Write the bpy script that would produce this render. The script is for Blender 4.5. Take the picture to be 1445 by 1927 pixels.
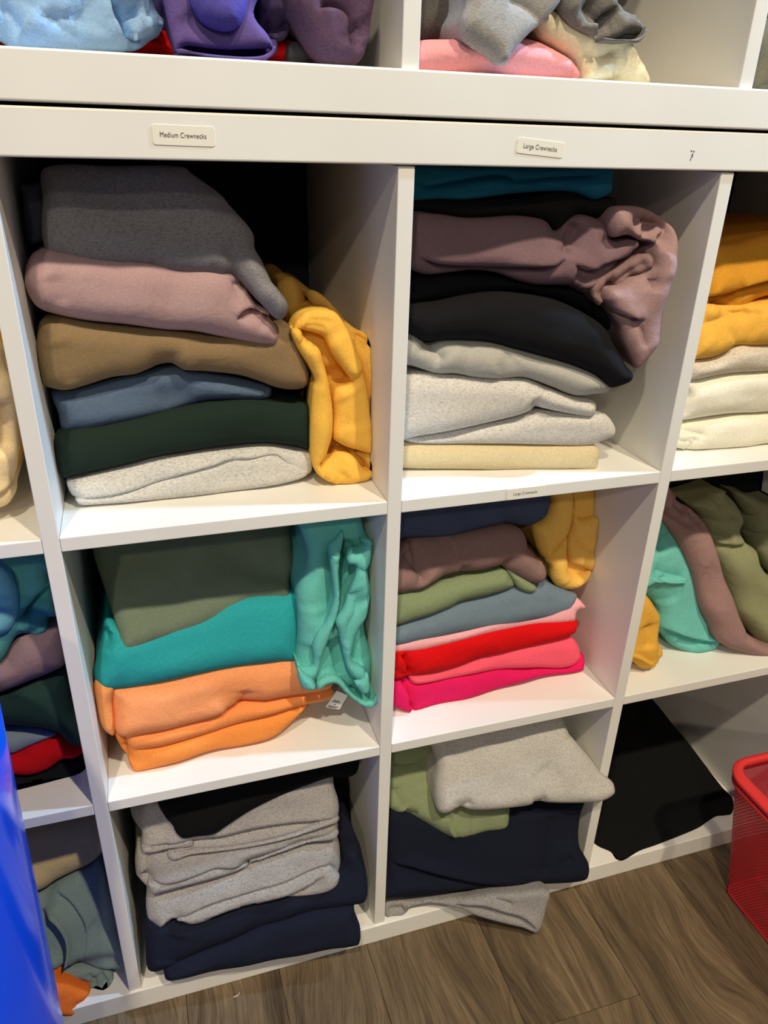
import bpy, bmesh, math, random
import numpy as np
from mathutils import Vector, Matrix
from mathutils.geometry import delaunay_2d_cdt

scene = bpy.context.scene
for o in list(bpy.data.objects):
    bpy.data.objects.remove(o, do_unlink=True)
COL = scene.collection

# ------------------------------------------------------------------ camera
cam = bpy.data.cameras.new('camera')
cam.sensor_fit = 'HORIZONTAL'
cam.sensor_width = 36.0
cam.lens = 1429.457 / 1445.0 * 36.0
cam.clip_start = 0.02
cam_o = bpy.data.objects.new('camera', cam)
COL.objects.link(cam_o)
cam_o.matrix_world = Matrix([[0.953794, 0.10911, -0.279952, -0.246173], [-0.299304, 0.426789, -0.853386, -0.710617], [0.026367, 0.897745, 0.439726, 1.095277], [0.0, 0.0, 0.0, 1.0]])
scene.camera = cam_o

# ------------------------------------------------------------------ world, lamps, exposure
scene.view_settings.view_transform = 'Standard'
scene.view_settings.look = 'None'
scene.view_settings.gamma = 1.0
scene.view_settings.use_curve_mapping = False
scene.view_settings.exposure = 0.10
world = bpy.data.worlds.new('room_ambient')
scene.world = world
world.use_nodes = True
bg = world.node_tree.nodes['Background']
bg.inputs['Color'].default_value = (0.60, 0.78, 1.0, 1)
bg.inputs['Strength'].default_value = 0.10

def ceiling_lamp(loc, target, size, power, colour):
    l = bpy.data.lights.new('ceiling_lamp', 'AREA')
    l.shape = 'DISK'
    l.size = size
    l.energy = power
    l.color = colour
    o = bpy.data.objects.new('ceiling_lamp', l)
    COL.objects.link(o)
    o.location = loc
    o.rotation_euler = (Vector(target) - Vector(loc)).to_track_quat('-Z', 'Y').to_euler()
    return o

# a shop with a high ceiling: two lamps over the aisle, two more rows further back
T0 = (0.0, 0.0, 0.7)
WARM = (1.0, 0.86, 0.63)
ceiling_lamp((-0.85, -2.00, 4.0), T0, 0.13, 62, WARM)
ceiling_lamp((0.75, -2.05, 4.0), T0, 0.13, 78, WARM)
ceiling_lamp((-2.20, -5.20, 4.0), T0, 0.22, 48, WARM)
ceiling_lamp((-1.20, -8.00, 4.0), T0, 0.26, 42, WARM)
# cool spot lamp high at the right end of the shelf wall, raking along the front
sp = bpy.data.lights.new('cool_spot', 'SPOT')
sp.energy = 200
sp.color = (0.42, 0.68, 1.0)
sp.shadow_soft_size = 0.05
sp.spot_size = math.radians(46)
sp.spot_blend = 0.8
spo = bpy.data.objects.new('cool_spot', sp)
COL.objects.link(spo)
spo.location = (1.60, -0.30, 2.45)
spo.rotation_euler = (Vector((-0.90, 0.0, 0.60)) - Vector(spo.location)).to_track_quat('-Z', 'Y').to_euler()

# ------------------------------------------------------------------ helpers
def link(o, parent=None):
    COL.objects.link(o)
    if parent is not None:
        o.parent = parent
    return o

def tag(o, label=None, cat=None, group=None, kind=None):
    if label: o['label'] = label
    if cat: o['category'] = cat
    if group: o['group'] = group
    if kind: o['kind'] = kind
    return o

def empty(name, loc):
    o = bpy.data.objects.new(name, None)
    o.empty_display_size = 0.05
    link(o)
    o.location = loc
    return o

def origin_of(parent):
    v = Vector((0, 0, 0))
    while parent is not None:
        v += parent.location
        parent = parent.parent
    return v

def mesh_obj(name, verts, faces, mat, parent=None, smooth=True, base=None, recalc=True):
    """world-space verts -> one object whose origin is `base` (default: bottom centre)"""
    V = np.asarray(verts, dtype=float)
    if base is None:
        lo, hi = V.min(0), V.max(0)
        base = ((lo[0]+hi[0])/2, (lo[1]+hi[1])/2, lo[2])
    me = bpy.data.meshes.new(name)
    me.from_pydata((V - np.array(base)).tolist(), [], [list(map(int, f)) for f in faces])
    if recalc:
        bm = bmesh.new(); bm.from_mesh(me)
        bmesh.ops.recalc_face_normals(bm, faces=bm.faces)
        bm.to_mesh(me); bm.free()
    if smooth:
        me.polygons.foreach_set('use_smooth', [True]*len(me.polygons))
    me.materials.append(mat)
    me.update()
    o = bpy.data.objects.new(name, me)
    link(o, parent)
    o.location = Vector(base) - origin_of(parent)
    return o

def box(name, lo, hi, mat, parent=None, bevel=0.0015, seg=2):
    bm = bmesh.new()
    bmesh.ops.create_cube(bm, size=1.0)
    lo = Vector(lo); hi = Vector(hi); c = (lo+hi)/2; s = hi-lo
    for v in bm.verts:
        v.co = Vector((v.co.x*s.x, v.co.y*s.y, v.co.z*s.z))
    if bevel:
        bmesh.ops.bevel(bm, geom=bm.edges[:], offset=bevel, segments=seg, profile=0.5, affect='EDGES')
    for v in bm.verts: v.co.z += s.z/2
    me = bpy.data.meshes.new(name); bm.to_mesh(me); bm.free()
    me.materials.append(mat)
    o = bpy.data.objects.new(name, me); link(o, parent)
    o.location = Vector((c.x, c.y, lo.z)) - origin_of(parent)
    return o

def srgb(r, g, b):
    f = lambda c: (c/255/12.92) if c/255 <= .04045 else ((c/255+.055)/1.055)**2.4
    return (f(r), f(g), f(b), 1.0)

class NT:
    def __init__(s, name):
        s.m = bpy.data.materials.new(name); s.m.use_nodes = True
        s.t = s.m.node_tree; s.b = s.t.nodes['Principled BSDF']
    def n(s, typ, **kw):
        x = s.t.nodes.new(typ)
        for k, v in kw.items():
            if k in x.inputs: x.inputs[k].default_value = v
            else: setattr(x, k, v)
        return x
    def l(s, a, b): s.t.links.new(a, b)
    def ramp(s, src, stops):
        r = s.n('ShaderNodeValToRGB')
        e = r.color_ramp.elements
        while len(e) < len(stops): e.new(0.5)
        for i, (p, c) in enumerate(stops):
            e[i].position = p; e[i].color = c
        s.l(src, r.inputs['Fac']); return r
    def coords(s, scale=(1, 1, 1), rot=(0, 0, 0)):
        tc = s.n('ShaderNodeTexCoord'); mp = s.n('ShaderNodeMapping')
        mp.inputs['Scale'].default_value = scale; mp.inputs['Rotation'].default_value = rot
        s.l(tc.outputs['Object'], mp.inputs['Vector']); return mp.outputs['Vector']

_fab = {}
def fabric(rgb, heather=None, rough=0.95, sheen=0.0, wr=0.30):
    key = (rgb, heather, wr)
    if key in _fab: return _fab[key]
    t = NT('fabric_%d_%d_%d' % rgb)
    t.b.inputs['Roughness'].default_value = rough
    t.b.inputs['Specular IOR Level'].default_value = 0.15
    t.b.inputs['Sheen Weight'].default_value = sheen
    t.b.inputs['Sheen Roughness'].default_value = 0.6
    base = srgb(*rgb)
    k = lambda f: (min(base[0]*f, 1), min(base[1]*f, 1), min(base[2]*f, 1), 1)
    if heather:
        a = t.n('ShaderNodeTexNoise', Scale=1.0, Detail=3.0, Roughness=0.65)
        t.l(t.coords((330, 330, 1300), (0, 0.12, 0)), a.inputs['Vector'])
        hd = srgb(*heather); hm = tuple(0.8*hd[i]+0.2*base[i] for i in range(4))
        r = t.ramp(a.outputs['Fac'], [(0.33, hm), (0.50, base), (0.68, k(1.16))])
        col = r.outputs['Color']
    else:
        a = t.n('ShaderNodeTexNoise', Scale=1.0, Detail=4.0, Roughness=0.7)
        t.l(t.coords((420, 420, 700)), a.inputs['Vector'])
        r = t.ramp(a.outputs['Fac'], [(0.30, k(0.86)), (0.70, k(1.12))])
        col = r.outputs['Color']
    t.l(col, t.b.inputs['Base Color'])
    f = t.n('ShaderNodeTexNoise', Scale=1.0, Detail=2.0)
    t.l(t.coords((900, 900, 1100)), f.inputs['Vector'])
    w = t.n('ShaderNodeTexNoise', Scale=34.0, Detail=3.0, Roughness=0.55, Distortion=0.6)
    t.l(t.coords(), w.inputs['Vector'])
    b1 = t.n('ShaderNodeBump', Strength=0.30, Distance=0.0008)
    t.l(f.outputs['Fac'], b1.inputs['Height'])
    b2 = t.n('ShaderNodeBump', Strength=wr, Distance=0.006)
    t.l(w.outputs['Fac'], b2.inputs['Height']); t.l(b1.outputs['Normal'], b2.inputs['Normal'])
    t.l(b2.outputs['Normal'], t.b.inputs['Normal'])
    _fab[key] = t.m
    return t.m

def plain(name, rgb, rough=0.5, spec=0.4, coat=0.0):
    t = NT(name)
    t.b.inputs['Base Color'].default_value = srgb(*rgb)
    t.b.inputs['Roughness'].default_value = rough
    t.b.inputs['Specular IOR Level'].default_value = spec
    t.b.inputs['Coat Weight'].default_value = coat
    return t.m

def laminate():
    t = NT('white_laminate')
    a = t.n('ShaderNodeTexNoise', Scale=7.0, Detail=3.0)
    t.l(t.coords(), a.inputs['Vector'])
    r = t.ramp(a.outputs['Fac'], [(0.3, srgb(233, 231, 226)), (0.7, srgb(240, 238, 233))])
    t.l(r.outputs['Color'], t.b.inputs['Base Color'])
    t.b.inputs['Roughness'].default_value = 0.42
    t.b.inputs['Specular IOR Level'].default_value = 0.35
    f = t.n('ShaderNodeTexNoise', Scale=900.0, Detail=2.0)
    t.l(t.coords(), f.inputs['Vector'])
    b = t.n('ShaderNodeBump', Strength=0.06, Distance=0.0004)
    t.l(f.outputs['Fac'], b.inputs['Height']); t.l(b.outputs['Normal'], t.b.inputs['Normal'])
    return t.m

def wood(seed):
    """one plank: long wavy walnut grain along y"""
    t = NT('dark_walnut_plank')
    off = (seed*3.7, seed*1.3, seed*0.9)
    tc = t.n('ShaderNodeTexCoord'); mp = t.n('ShaderNodeMapping')
    mp.inputs['Location'].default_value = off
    t.l(tc.outputs['Object'], mp.inputs['Vector'])
    # slow warp so that the lines wander and close round knots
    w = t.n('ShaderNodeTexNoise', Scale=3.2, Detail=1.5, Roughness=0.5)
    sw = t.n('ShaderNodeMapping'); sw.inputs['Scale'].default_value = (2.2, 1.1, 1)
    t.l(mp.outputs['Vector'], sw.inputs['Vector']); t.l(sw.outputs['Vector'], w.inputs['Vector'])
    mx = t.n('ShaderNodeMixRGB', blend_type='ADD'); mx.inputs['Fac'].default_value = 0.12
    t.l(mp.outputs['Vector'], mx.inputs['Color1']); t.l(w.outputs['Color'], mx.inputs['Color2'])
    s1 = t.n('ShaderNodeMapping'); s1.inputs['Scale'].default_value = (30, 2.6, 1)
    t.l(mx.outputs['Color'], s1.inputs['Vector'])
    g = t.n('ShaderNodeTexNoise', Scale=1.0, Detail=7.0, Roughness=0.66, Distortion=0.35)
    t.l(s1.outputs['Vector'], g.inputs['Vector'])
    r = t.ramp(g.outputs['Fac'], [(0.28, srgb(60, 49, 38)), (0.42, srgb(98, 82, 63)), (0.58, srgb(120, 102, 79)), (0.74, srgb(150, 130, 101))])
    s2 = t.n('ShaderNodeMapping'); s2.inputs['Scale'].default_value = (420, 16, 1)
    t.l(mx.outputs['Color'], s2.inputs['Vector'])
    f = t.n('ShaderNodeTexNoise', Scale=1.0, Detail=4.0, Roughness=0.7)
    t.l(s2.outputs['Vector'], f.inputs['Vector'])
    fr = t.ramp(f.outputs['Fac'], [(0.35, (0.50, 0.50, 0.50, 1)), (0.65, (1.25, 1.25, 1.25, 1))])
    m = t.n('ShaderNodeMixRGB', blend_type='MULTIPLY'); m.inputs['Fac'].default_value = 0.75
    t.l(r.outputs['Color'], m.inputs['Color1']); t.l(fr.outputs['Color'], m.inputs['Color2'])
    t.l(m.outputs['Color'], t.b.inputs['Base Color'])
    t.b.inputs['Roughness'].default_value = 0.55
    t.b.inputs['Specular IOR Level'].default_value = 0.25
    b = t.n('ShaderNodeBump', Strength=0.35, Distance=0.0012)
    t.l(f.outputs['Fac'], b.inputs['Height']); t.l(b.outputs['Normal'], t.b.inputs['Normal'])
    return t.m

# ------------------------------------------------------------------ cloth builder
def smooth_loop(P, step, closed=True):
    """centripetal-ish Catmull-Rom through P, resampled at `step`"""
    P = np.asarray(P, float); n = len(P)
    out = []
    rng = range(n if closed else n-1)
    for i in rng:
        if closed:
            p0, p1, p2, p3 = P[(i-1) % n], P[i], P[(i+1) % n], P[(i+2) % n]
        else:
            p1, p2 = P[i], P[i+1]
            p0 = P[i-1] if i > 0 else 2*p1-p2
            p3 = P[i+2] if i+2 < n else 2*p2-p1
        L = np.linalg.norm(p2-p1)
        a, b = np.linalg.norm(p1-p0)+1e-9, np.linalg.norm(p3-p2)+1e-9
        # tangents limited by the chord so that uneven spacing does not overshoot
        m1 = (p2-p0)/(a+L+1e-9)*L; m2 = (p3-p1)/(b+L+1e-9)*L
        k = max(1, int(round(L/step)))
        for j in range(k):
            u = j/k; u2 = u*u; u3 = u2*u
            out.append((2*u3-3*u2+1)*p1+(u3-2*u2+u)*m1+(-2*u3+3*u2)*p2+(u3-u2)*m2)
    if not closed: out.append(P[-1])
    return np.array(out)

def seg_dist(P, L, closed):
    """distance, signed side and arc position of points P to polyline L"""
    A = L if closed else L[:-1]
    B = np.roll(L, -1, 0) if closed else L[1:]
    D = B-A; dl = np.sqrt((D**2).sum(1))+1e-12
    cum = np.concatenate([[0], np.cumsum(dl)])[:-1]
    best = np.full(len(P), 1e9); sd = np.zeros(len(P)); arc = np.zeros(len(P))
    for s in range(0, len(P), 2000):
        p = P[s:s+2000]
        v = p[:, None, :]-A[None]
        t = np.clip((v*D[None]).sum(2)/(dl**2)[None], 0, 1)
        q = v-t[:, :, None]*D[None]
        d = np.sqrt((q**2).sum(2))
        i = d.argmin(1); r = np.arange(len(p))
        best[s:s+2000] = d[r, i]
        sd[s:s+2000] = D[i, 0]*v[r, i, 1]-D[i, 1]*v[r, i, 0]
        arc[s:s+2000] = cum[i]+t[r, i]*dl[i]
    return best, sd, arc, dl.sum()

def inside(P, L):
    x, y = P[:, 0][:, None], P[:, 1][:, None]
    A, B = L, np.roll(L, -1, 0)
    c = ((A[:, 1][None] > y) != (B[:, 1][None] > y)) & (x < (B[:, 0]-A[:, 0])[None]*(y-A[:, 1][None])/((B[:, 1]-A[:, 1])[None]+1e-15)+A[:, 0][None])
    return c.sum(1) % 2 == 1

CELL = {"r1c0": [-0.695, -0.3595, 0.7393, 1.0756], "r1c1": [-0.3435, -0.008, 0.7393, 1.0756], "r1c2": [0.008, 0.3435, 0.7393, 1.0756], "r1c3": [0.3595, 0.695, 0.7393, 1.0756], "r2c0": [-0.695, -0.3595, 0.3876, 0.724], "r2c1": [-0.3435, -0.008, 0.3876, 0.724], "r2c2": [0.008, 0.3435, 0.3876, 0.724], "r2c3": [0.3595, 0.695, 0.3876, 0.724], "r3c0": [-0.695, -0.3595, 0.036, 0.3723], "r3c1": [-0.3435, -0.008, 0.036, 0.3723], "r3c2": [0.008, 0.3435, 0.036, 0.3723], "r3c3": [0.3595, 0.695, 0.036, 0.3723], "r0c0": [-0.695, -0.3595, 1.1505, 1.4868], "r0c1": [-0.3435, -0.008, 1.1505, 1.4868], "r0c2": [0.008, 0.3435, 1.1505, 1.4868], "r0c3": [0.3595, 0.695, 1.1505, 1.4868]}   # cubby -> xmin, xmax, zmin, zmax

def cloth(name, pl, outline, mat, parent=None, R=0.02, E=None, T=None, ext='y', yb=0.355, creases=(), amp=0.0016, res=0.0042, cell=None, seed=None, base=None, wav=(0.05, 0.13), clipy=0.0005):
    """A soft folded piece of cloth. `outline` is its front contour as (x, z) in mm on the leaning
    plane y = pl0 + pl1*x + pl2*z; the edge rolls back over radius R and the body runs back to yb
    (ext 'y') or has thickness T (ext 'n')."""
    a, b, c = pl
    k = math.sqrt(1+c*c)
    O = np.asarray(outline, float).reshape(-1, 2)/1000.0
    O = O*np.array([1, k])
    O = smooth_loop(O, 0.0035)
    # drop near-duplicates
    keep = [0]
    for i in range(1, len(O)):
        if np.linalg.norm(O[i]-O[keep[-1]]) > 0.0012: keep.append(i)
    if np.linalg.norm(O[keep[-1]]-O[0]) < 0.0012: keep.pop()
    O = O[keep]
    area = 0.5*(O[:, 0]*np.roll(O[:, 1], -1)-np.roll(O[:, 0], -1)*O[:, 1]).sum()
    if area < 0: O = O[::-1]
    nO = len(O)
    if E is None: E = R
    rs = random.Random(seed if seed is not None else name+str(outline[:3]))
    lo, hi = O.min(0), O.max(0)
    gx = np.arange(lo[0], hi[0], res); gz = np.arange(lo[1], hi[1], res*0.866)
    X, Z = np.meshgrid(gx, gz); X[1::2] += res/2
    G = np.stack([X.ravel(), Z.ravel()], 1)
    G = G[inside(G, O)]
    d = seg_dist(G, O, True)[0]
    pts = [G[d > 0.011]] if R > 0.008 else [G[d > 0.004]]
    # rows that follow the edge
    Tn = np.roll(O, -1, 0)-np.roll(O, 1, 0); Tn /= np.linalg.norm(Tn, axis=1)[:, None]+1e-12
    N = np.stack([-Tn[:, 1], Tn[:, 0]], 1)
    for dd in ((0.0010, 0.0030, 0.0060, 0.0095) if R > 0.008 else (0.0008, 0.0024)):
        Q = O+N*dd
        Q = Q[inside(Q, O)]
        if len(Q):
            dq = seg_dist(Q, O, True)[0]
            pts.append(Q[dq > dd*0.9])
    CR = []; crease_pts = []; crease_edges = []
    for (typ, cp, dep, wid) in creases:
        Lp = smooth_loop(np.asarray(cp, float).reshape(-1, 2)/1000.0*np.array([1, k]), 0.0028, False)
        CR.append((typ, Lp, dep, wid))
        if typ in 'rd': continue
        tt = np.gradient(Lp, axis=0); tt /= np.linalg.norm(tt, axis=1)[:, None]+1e-12
        nn = np.stack([-tt[:, 1], tt[:, 0]], 1)
        for of in ((0.0035, 0.0, -0.0013, -0.004) if typ == 's' else (-0.004, -0.0016, 0, 0.0016, 0.004)):
            Q = Lp+nn*of
            ok = inside(Q, O) & (seg_dist(Q, O, True)[0] > 0.0014)
            last = None
            for q_, o_ in zip(Q, ok):
                if not o_: last = None; continue
                crease_pts.append(q_); me_ = len(crease_pts)-1
                if last is not None and of in (0.0, -0.0013): crease_edges.append((last, me_))
                last = me_
    I = np.concatenate(pts) if pts else np.zeros((0, 2))
    for typ, Lp, dep, wid in CR:
        if typ not in 'rd' and len(I): I = I[seg_dist(I, Lp, False)[0] > 0.0052]
    # thin out points that crowd each other
    if len(I):
        key = {}
        for i in range(len(I)-1, -1, -1):
            kx = (round(I[i, 0]/0.0011), round(I[i, 1]/0.0011))
            key[kx] = i
        I = I[sorted(key.values())]
    nI = nO+len(I)
    allp = np.concatenate([O, I]+([np.array(crease_pts)] if crease_pts else []))
    edges = [(i, (i+1) % nO) for i in range(nO)]+[(nI+a_, nI+b_) for a_, b_ in crease_edges]
    res_ = delaunay_2d_cdt([Vector(p) for p in allp], edges, [], 1, 1e-6)
    V2 = np.array([(v.x, v.y) for v in res_[0]]); F = [tuple(f) for f in res_[2]]
    orig = res_[3]
    bidx = [None]*nO
    for vi, ol in enumerate(orig):
        for oi in ol:
            if oi < nO: bidx[oi] = vi
    bidx = [i for i in bidx if i is not None]
    dist = seg_dist(V2, O, True)[0]
    dist[bidx] = 0
    q = np.clip(1-np.minimum(dist, R)/R, 0, 1)
    off = E*(1-np.sqrt(np.clip(1-q*q, 0, 1)))
    # broad unevenness
    wv = np.zeros(len(V2)); inner = np.clip(dist/0.012, 0, 1)
    for _ in range(7):
        lam = rs.uniform(*wav); an = rs.uniform(0, math.pi); ph = rs.uniform(0, 6.28)
        wv += np.sin((V2[:, 0]*math.cos(an)+V2[:, 1]*math.sin(an))*6.283/lam+ph)
    off = off+wv*amp/2.0*(0.35+0.65*inner)
    for typ, Lp, dep, wid in CR:
        d_, s_, ar, LL = seg_dist(V2, Lp, False)
        fade = np.clip(np.minimum(ar, LL-ar)/(0.16*LL+1e-9), 0, 1); fade = fade*fade*(3-2*fade)
        if typ == 's':
            right = (s_ < 0) & (d_ > 0.0004)
            ex = np.where(right, (np.exp(-d_/wid)+1.6*np.exp(-d_/0.0035))*np.clip(d_/0.0011, 0, 1), 0)
            ex = ex + np.where(~right, -0.35*np.exp(-(d_/(wid*0.7))**2), -0.35*np.exp(-(d_/0.0008)**2))
            off = off+dep*ex*fade
        elif typ == 'r':
            off = off-dep*np.exp(-(d_/wid)**2)*fade
        elif typ == 'd':
            off = off+dep*np.exp(-(d_/wid)**2)*fade
        else:
            off = off+1.5*dep*np.exp(-(d_/wid)**1.1)*fade
    x = V2[:, 0]; z = V2[:, 1]/k
    n = np.array([-b, 1.0, -c]); n /= np.linalg.norm(n)
    P = np.stack([x, a+b*x+c*z, z], 1)+off[:, None]*n[None]
    verts = [P]; faces = list(F)
    loop = bidx; prev = list(loop); cnt = len(P)
    B0 = P[loop]
    cen = B0.mean(0)
    tl = np.roll(B0, -1, 0)-np.roll(B0, 1, 0)
    inw = np.stack([-tl[:, 2], np.zeros(len(tl)), tl[:, 0]], 1); inw /= np.linalg.norm(inw, axis=1)[:, None]+1e-9
    if ext == 'y':
        rings = (0.02, 0.07, 0.16, 0.38, 0.7, 1.0)
        back = np.maximum(yb-B0[:, 1], 0.01)
    else:
        rings = (0.12, 0.4, 0.7, 0.9, 1.0)
    for ri, fr in enumerate(rings):
        Q = B0.copy()
        if ext == 'y':
            Q[:, 1] += back*fr
            Q += inw*0.0018*min(1.0, fr/0.07)
            sh = 0.004*math.sin(fr*9+rs.random()*3)*(fr)
            Q[:, 2] += sh*0.3
            if fr == 1.0:
                Q[:, 0] = cen[0]+(Q[:, 0]-cen[0])*0.97; Q[:, 2] = cen[2]+(Q[:, 2]-cen[2])*0.9
        else:
            inset = (1-math.sqrt(max(0, 1-fr*fr)))*0.5
            dirc = n
            Q = Q+dirc*(T*fr)
            v = cen+dirc*(T*fr)-Q
            ln = np.linalg.norm(v, axis=1)[:, None]+1e-9
            Q = Q+v/ln*np.minimum(inset*T, ln*0.5)
        verts.append(Q)
        cur = list(range(cnt, cnt+len(Q))); cnt += len(Q)
        m = len(cur)
        for i in range(m):
            j = (i+1) % m
            faces.append((prev[i], prev[j], cur[j], cur[i]))
        prev = cur
    faces.append(tuple(prev))
    W_ = np.concatenate(verts)
    if cell:
        x0, x1, z0, z1 = CELL[cell]
        m = W_[:, 1] > clipy
        W_[m, 0] = np.clip(W_[m, 0], x0+0.0006, x1-0.0006)
        W_[m, 2] = np.clip(W_[m, 2], z0+0.0004, z1-0.0006)
        W_[:, 1] = np.minimum(W_[:, 1], 0.388)
        fr_ = ~m
        W_[fr_, 2] = np.maximum(W_[fr_, 2], 0.0006)
    o = mesh_obj(name, W_, faces, mat, parent, base=base)
    return o

# ------------------------------------------------------------------ the room
wall = box('wall_back', (-2.0, 0.402, 0), (2.2, 0.46, 2.6), plain('navy_wall_paint', (38, 40, 58), 0.8, 0.2), bevel=0)
tag(wall, kind='structure')

floor = box('floor', (-2.0, -2.6, -0.03), (2.2, 0.40, -0.004), plain('dark_subfloor', (30, 24, 20), 0.9, 0.1), bevel=0)
tag(floor, kind='structure')
SEAMS = [-1.71, -1.53, -1.35, -1.18, -1.0, -0.82, -0.643, -0.465, -0.287, -0.154, -0.020, 0.158, 0.336, 0.514, 0.692, 0.870, 1.048, 1.226, 1.404, 1.6, 1.8]
rr = random.Random(4)
WOODS = [wood(i+1) for i in range(6)]
for i in range(len(SEAMS)-1):
    x0, x1 = SEAMS[i], SEAMS[i+1]
    cuts = [0.395]
    y = -0.183 if abs(x0-0.158) < 1e-6 else rr.uniform(-1.15, -0.45)
    while y > -2.55:
        cuts.append(y); y -= 1.22
    cuts.append(-2.58)
    for j in range(len(cuts)-1):
        box('plank', (x0+0.0003, cuts[j+1]+0.0003, -0.006), (x1-0.0003, cuts[j]-0.0003, 0.0), WOODS[(i*2+j*3+1) % 6], floor, bevel=0.0008, seg=1)

# ------------------------------------------------------------------ cube shelving units
LAM = laminate()
Z0, Z1B, Z1T, Z2B, Z2T, ZT, ZTOP = (0.036, 0.3723, 0.3876, 0.724, 0.7393, 1.0756, 1.1116)
ZU, ZV = (1.1145, 1.1505)
PX = 0.3515; HT = 0.008; FT = 0.038; XE = 2*PX
DEP = 0.394; REC = 0.003
shelf = empty('cube_shelf', (0, DEP/2, 0))
tag(shelf, 'white cube shelving unit standing on the wood floor below another shelf', 'shelf')
box('top_board', (-XE-FT+HT, 0, ZT), (XE+FT-HT, DEP, ZTOP), LAM, shelf, 0.0018, 3)
box('bottom_board', (-XE-FT+HT, 0, 0), (XE+FT-HT, DEP, Z0), LAM, shelf, 0.0012, 2)
for sx in (-1, 1):
    xa, xb = sorted((sx*(XE-HT), sx*(XE+FT-HT)))
    box('side_panel', (xa, 0, Z0), (xb, DEP, ZT), LAM, shelf, 0.0012)
for i in (-1, 0, 1):
    box('divider', (i*PX-HT, REC, Z0-0.0005), (i*PX+HT, DEP, ZT-0.0012), LAM, shelf, 0.0008)
for zb, zt in ((Z1B, Z1T), (Z2B, Z2T)):
    for i in (-2, -1, 0, 1):
        box('shelf_board', (i*PX+HT+0.0003, REC, zb), ((i+1)*PX-HT-0.0003, DEP, zt), LAM, shelf, 0.0008)
ZR = Z1T-Z0
upper = empty('cube_shelf', (0, DEP/2, ZU))
tag(upper, 'white cube shelving unit stacked on top of the lower shelf', 'shelf')
ZUT = ZV+3*ZR-0.0153
box('bottom_board', (-XE-FT+HT, -0.0015, ZU), (XE+FT-HT, DEP, ZV), LAM, upper, 0.0018, 3)
box('top_board', (-XE-FT+HT, 0, ZUT), (XE+FT-HT, DEP, ZUT+0.036), LAM, upper, 0.0018, 3)
for sx in (-1, 1):
    xa, xb = sorted((sx*(XE-HT), sx*(XE+FT-HT)))
    box('side_panel', (xa, 0, ZV), (xb, DEP, ZUT), LAM, upper, 0.0012)
for i in (-1, 0, 1):
    box('divider', (i*PX-HT, REC, ZV-0.0005), (i*PX+HT, DEP, ZUT), LAM, upper, 0.0008)
for r in (1, 2):
    for i in (-2, -1, 0, 1):
        box('shelf_board', (i*PX+HT+0.0003, REC, ZV+r*ZR-0.0153), ((i+1)*PX-HT-0.0003, DEP, ZV+r*ZR), LAM, upper, 0.0008)
# small foot pads keep the dark seam between the two units
for x in (-0.70, -0.35, 0.0, 0.35, 0.70):
    box('foot_pad', (x-0.012, 0.05, ZTOP-0.0002), (x+0.012, 0.08, ZU+0.0002), plain('felt_pad', (60, 55, 60), 0.9), upper, 0)
# ink scuff on the top board
INK = plain('ink_scuff', (70, 72, 96), 0.7, 0.2)
for (x, z, w, h) in ((0.2993, 1.0935, .0016, .0011), (0.3022, 1.0930, .0013, .0016), (0.3012, 1.0893, .0014, .0036), (0.3002, 1.0858, .0009, .0022)):
    box('scuff_mark', (x-w/2, -0.0002, z-h/2), (x+w/2, 0.0004, z+h/2), INK, shelf, 0)

# ------------------------------------------------------------------ stickers
def sticker(name, cx, cz, w, h, rot, text, tsize, y, label, group=None):
    mat = plain('sticker_paper', (238, 234, 222), 0.45, 0.4)
    r = 0.0022; out = []
    for (sx, sz, a0) in ((1, 1, 0), (-1, 1, 90), (-1, -1, 180), (1, -1, 270)):
        for q in range(5):
            an = math.radians(a0+q*22.5)
            out.append((sx*(w/2-r)+r*math.cos(an), sz*(h/2-r)+r*math.sin(an)))
    cr, sr = math.cos(rot), math.sin(rot)
    W = lambda u, v, yy: (cx+u*cr-v*sr, yy, cz+u*sr+v*cr)
    n = len(out)
    vs = [W(u, v, y) for u, v in out]+[W(u*0.99, v*0.97, y-0.00035) for u, v in out]
    fs = [tuple(range(n, 2*n))]+[(i, (i+1) % n, n+(i+1) % n, n+i) for i in range(n)]+[tuple(range(n-1, -1, -1))]
    o = mesh_obj(name, vs, fs, mat, smooth=False, base=(cx, y, cz-h/2))
    tag(o, label, 'label', group)
    cu = bpy.data.curves.new('lettering', 'FONT'); cu.body = text; cu.size = tsize
    cu.align_x = 'CENTER'; cu.align_y = 'CENTER'; cu.space_character = 1.05
    tmp = bpy.data.objects.new('tmp', cu); COL.objects.link(tmp)
    bpy.context.view_layer.update()
    me = bpy.data.meshes.new_from_object(tmp.evaluated_get(bpy.context.evaluated_depsgraph_get()))
    bpy.data.objects.remove(tmp, do_unlink=True)
    me.materials.clear(); me.materials.append(plain('black_print', (34, 30, 30), 0.6, 0.2))
    t = bpy.data.objects.new('lettering', me); link(t, o)
    t.rotation_euler = (math.pi/2, -rot, 0); t.scale = (0.80, 1, 1)
    t.location = (-0.0005, -0.00055, h/2)
    return o
sticker('label_sticker', -0.1948, 1.0941, 0.0500, 0.0152, -0.012, 'Medium Crewnecks', 0.0055, -0.0002, 'white paper sticker reading Medium Crewnecks on the top board')
sticker('label_sticker', 0.1310, 1.0925, 0.0500, 0.0135, -0.075, 'Large Crewnecks', 0.0060, -0.0002, 'white tilted sticker reading Large Crewnecks on the thick top board')
sticker('label_sticker', 0.1603, 0.7316, 0.0485, 0.0140, 0.0, 'Large Crewnecks', 0.0052, REC-0.0002, 'thin sticker reading Large Crewnecks on the narrow shelf edge')

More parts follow.
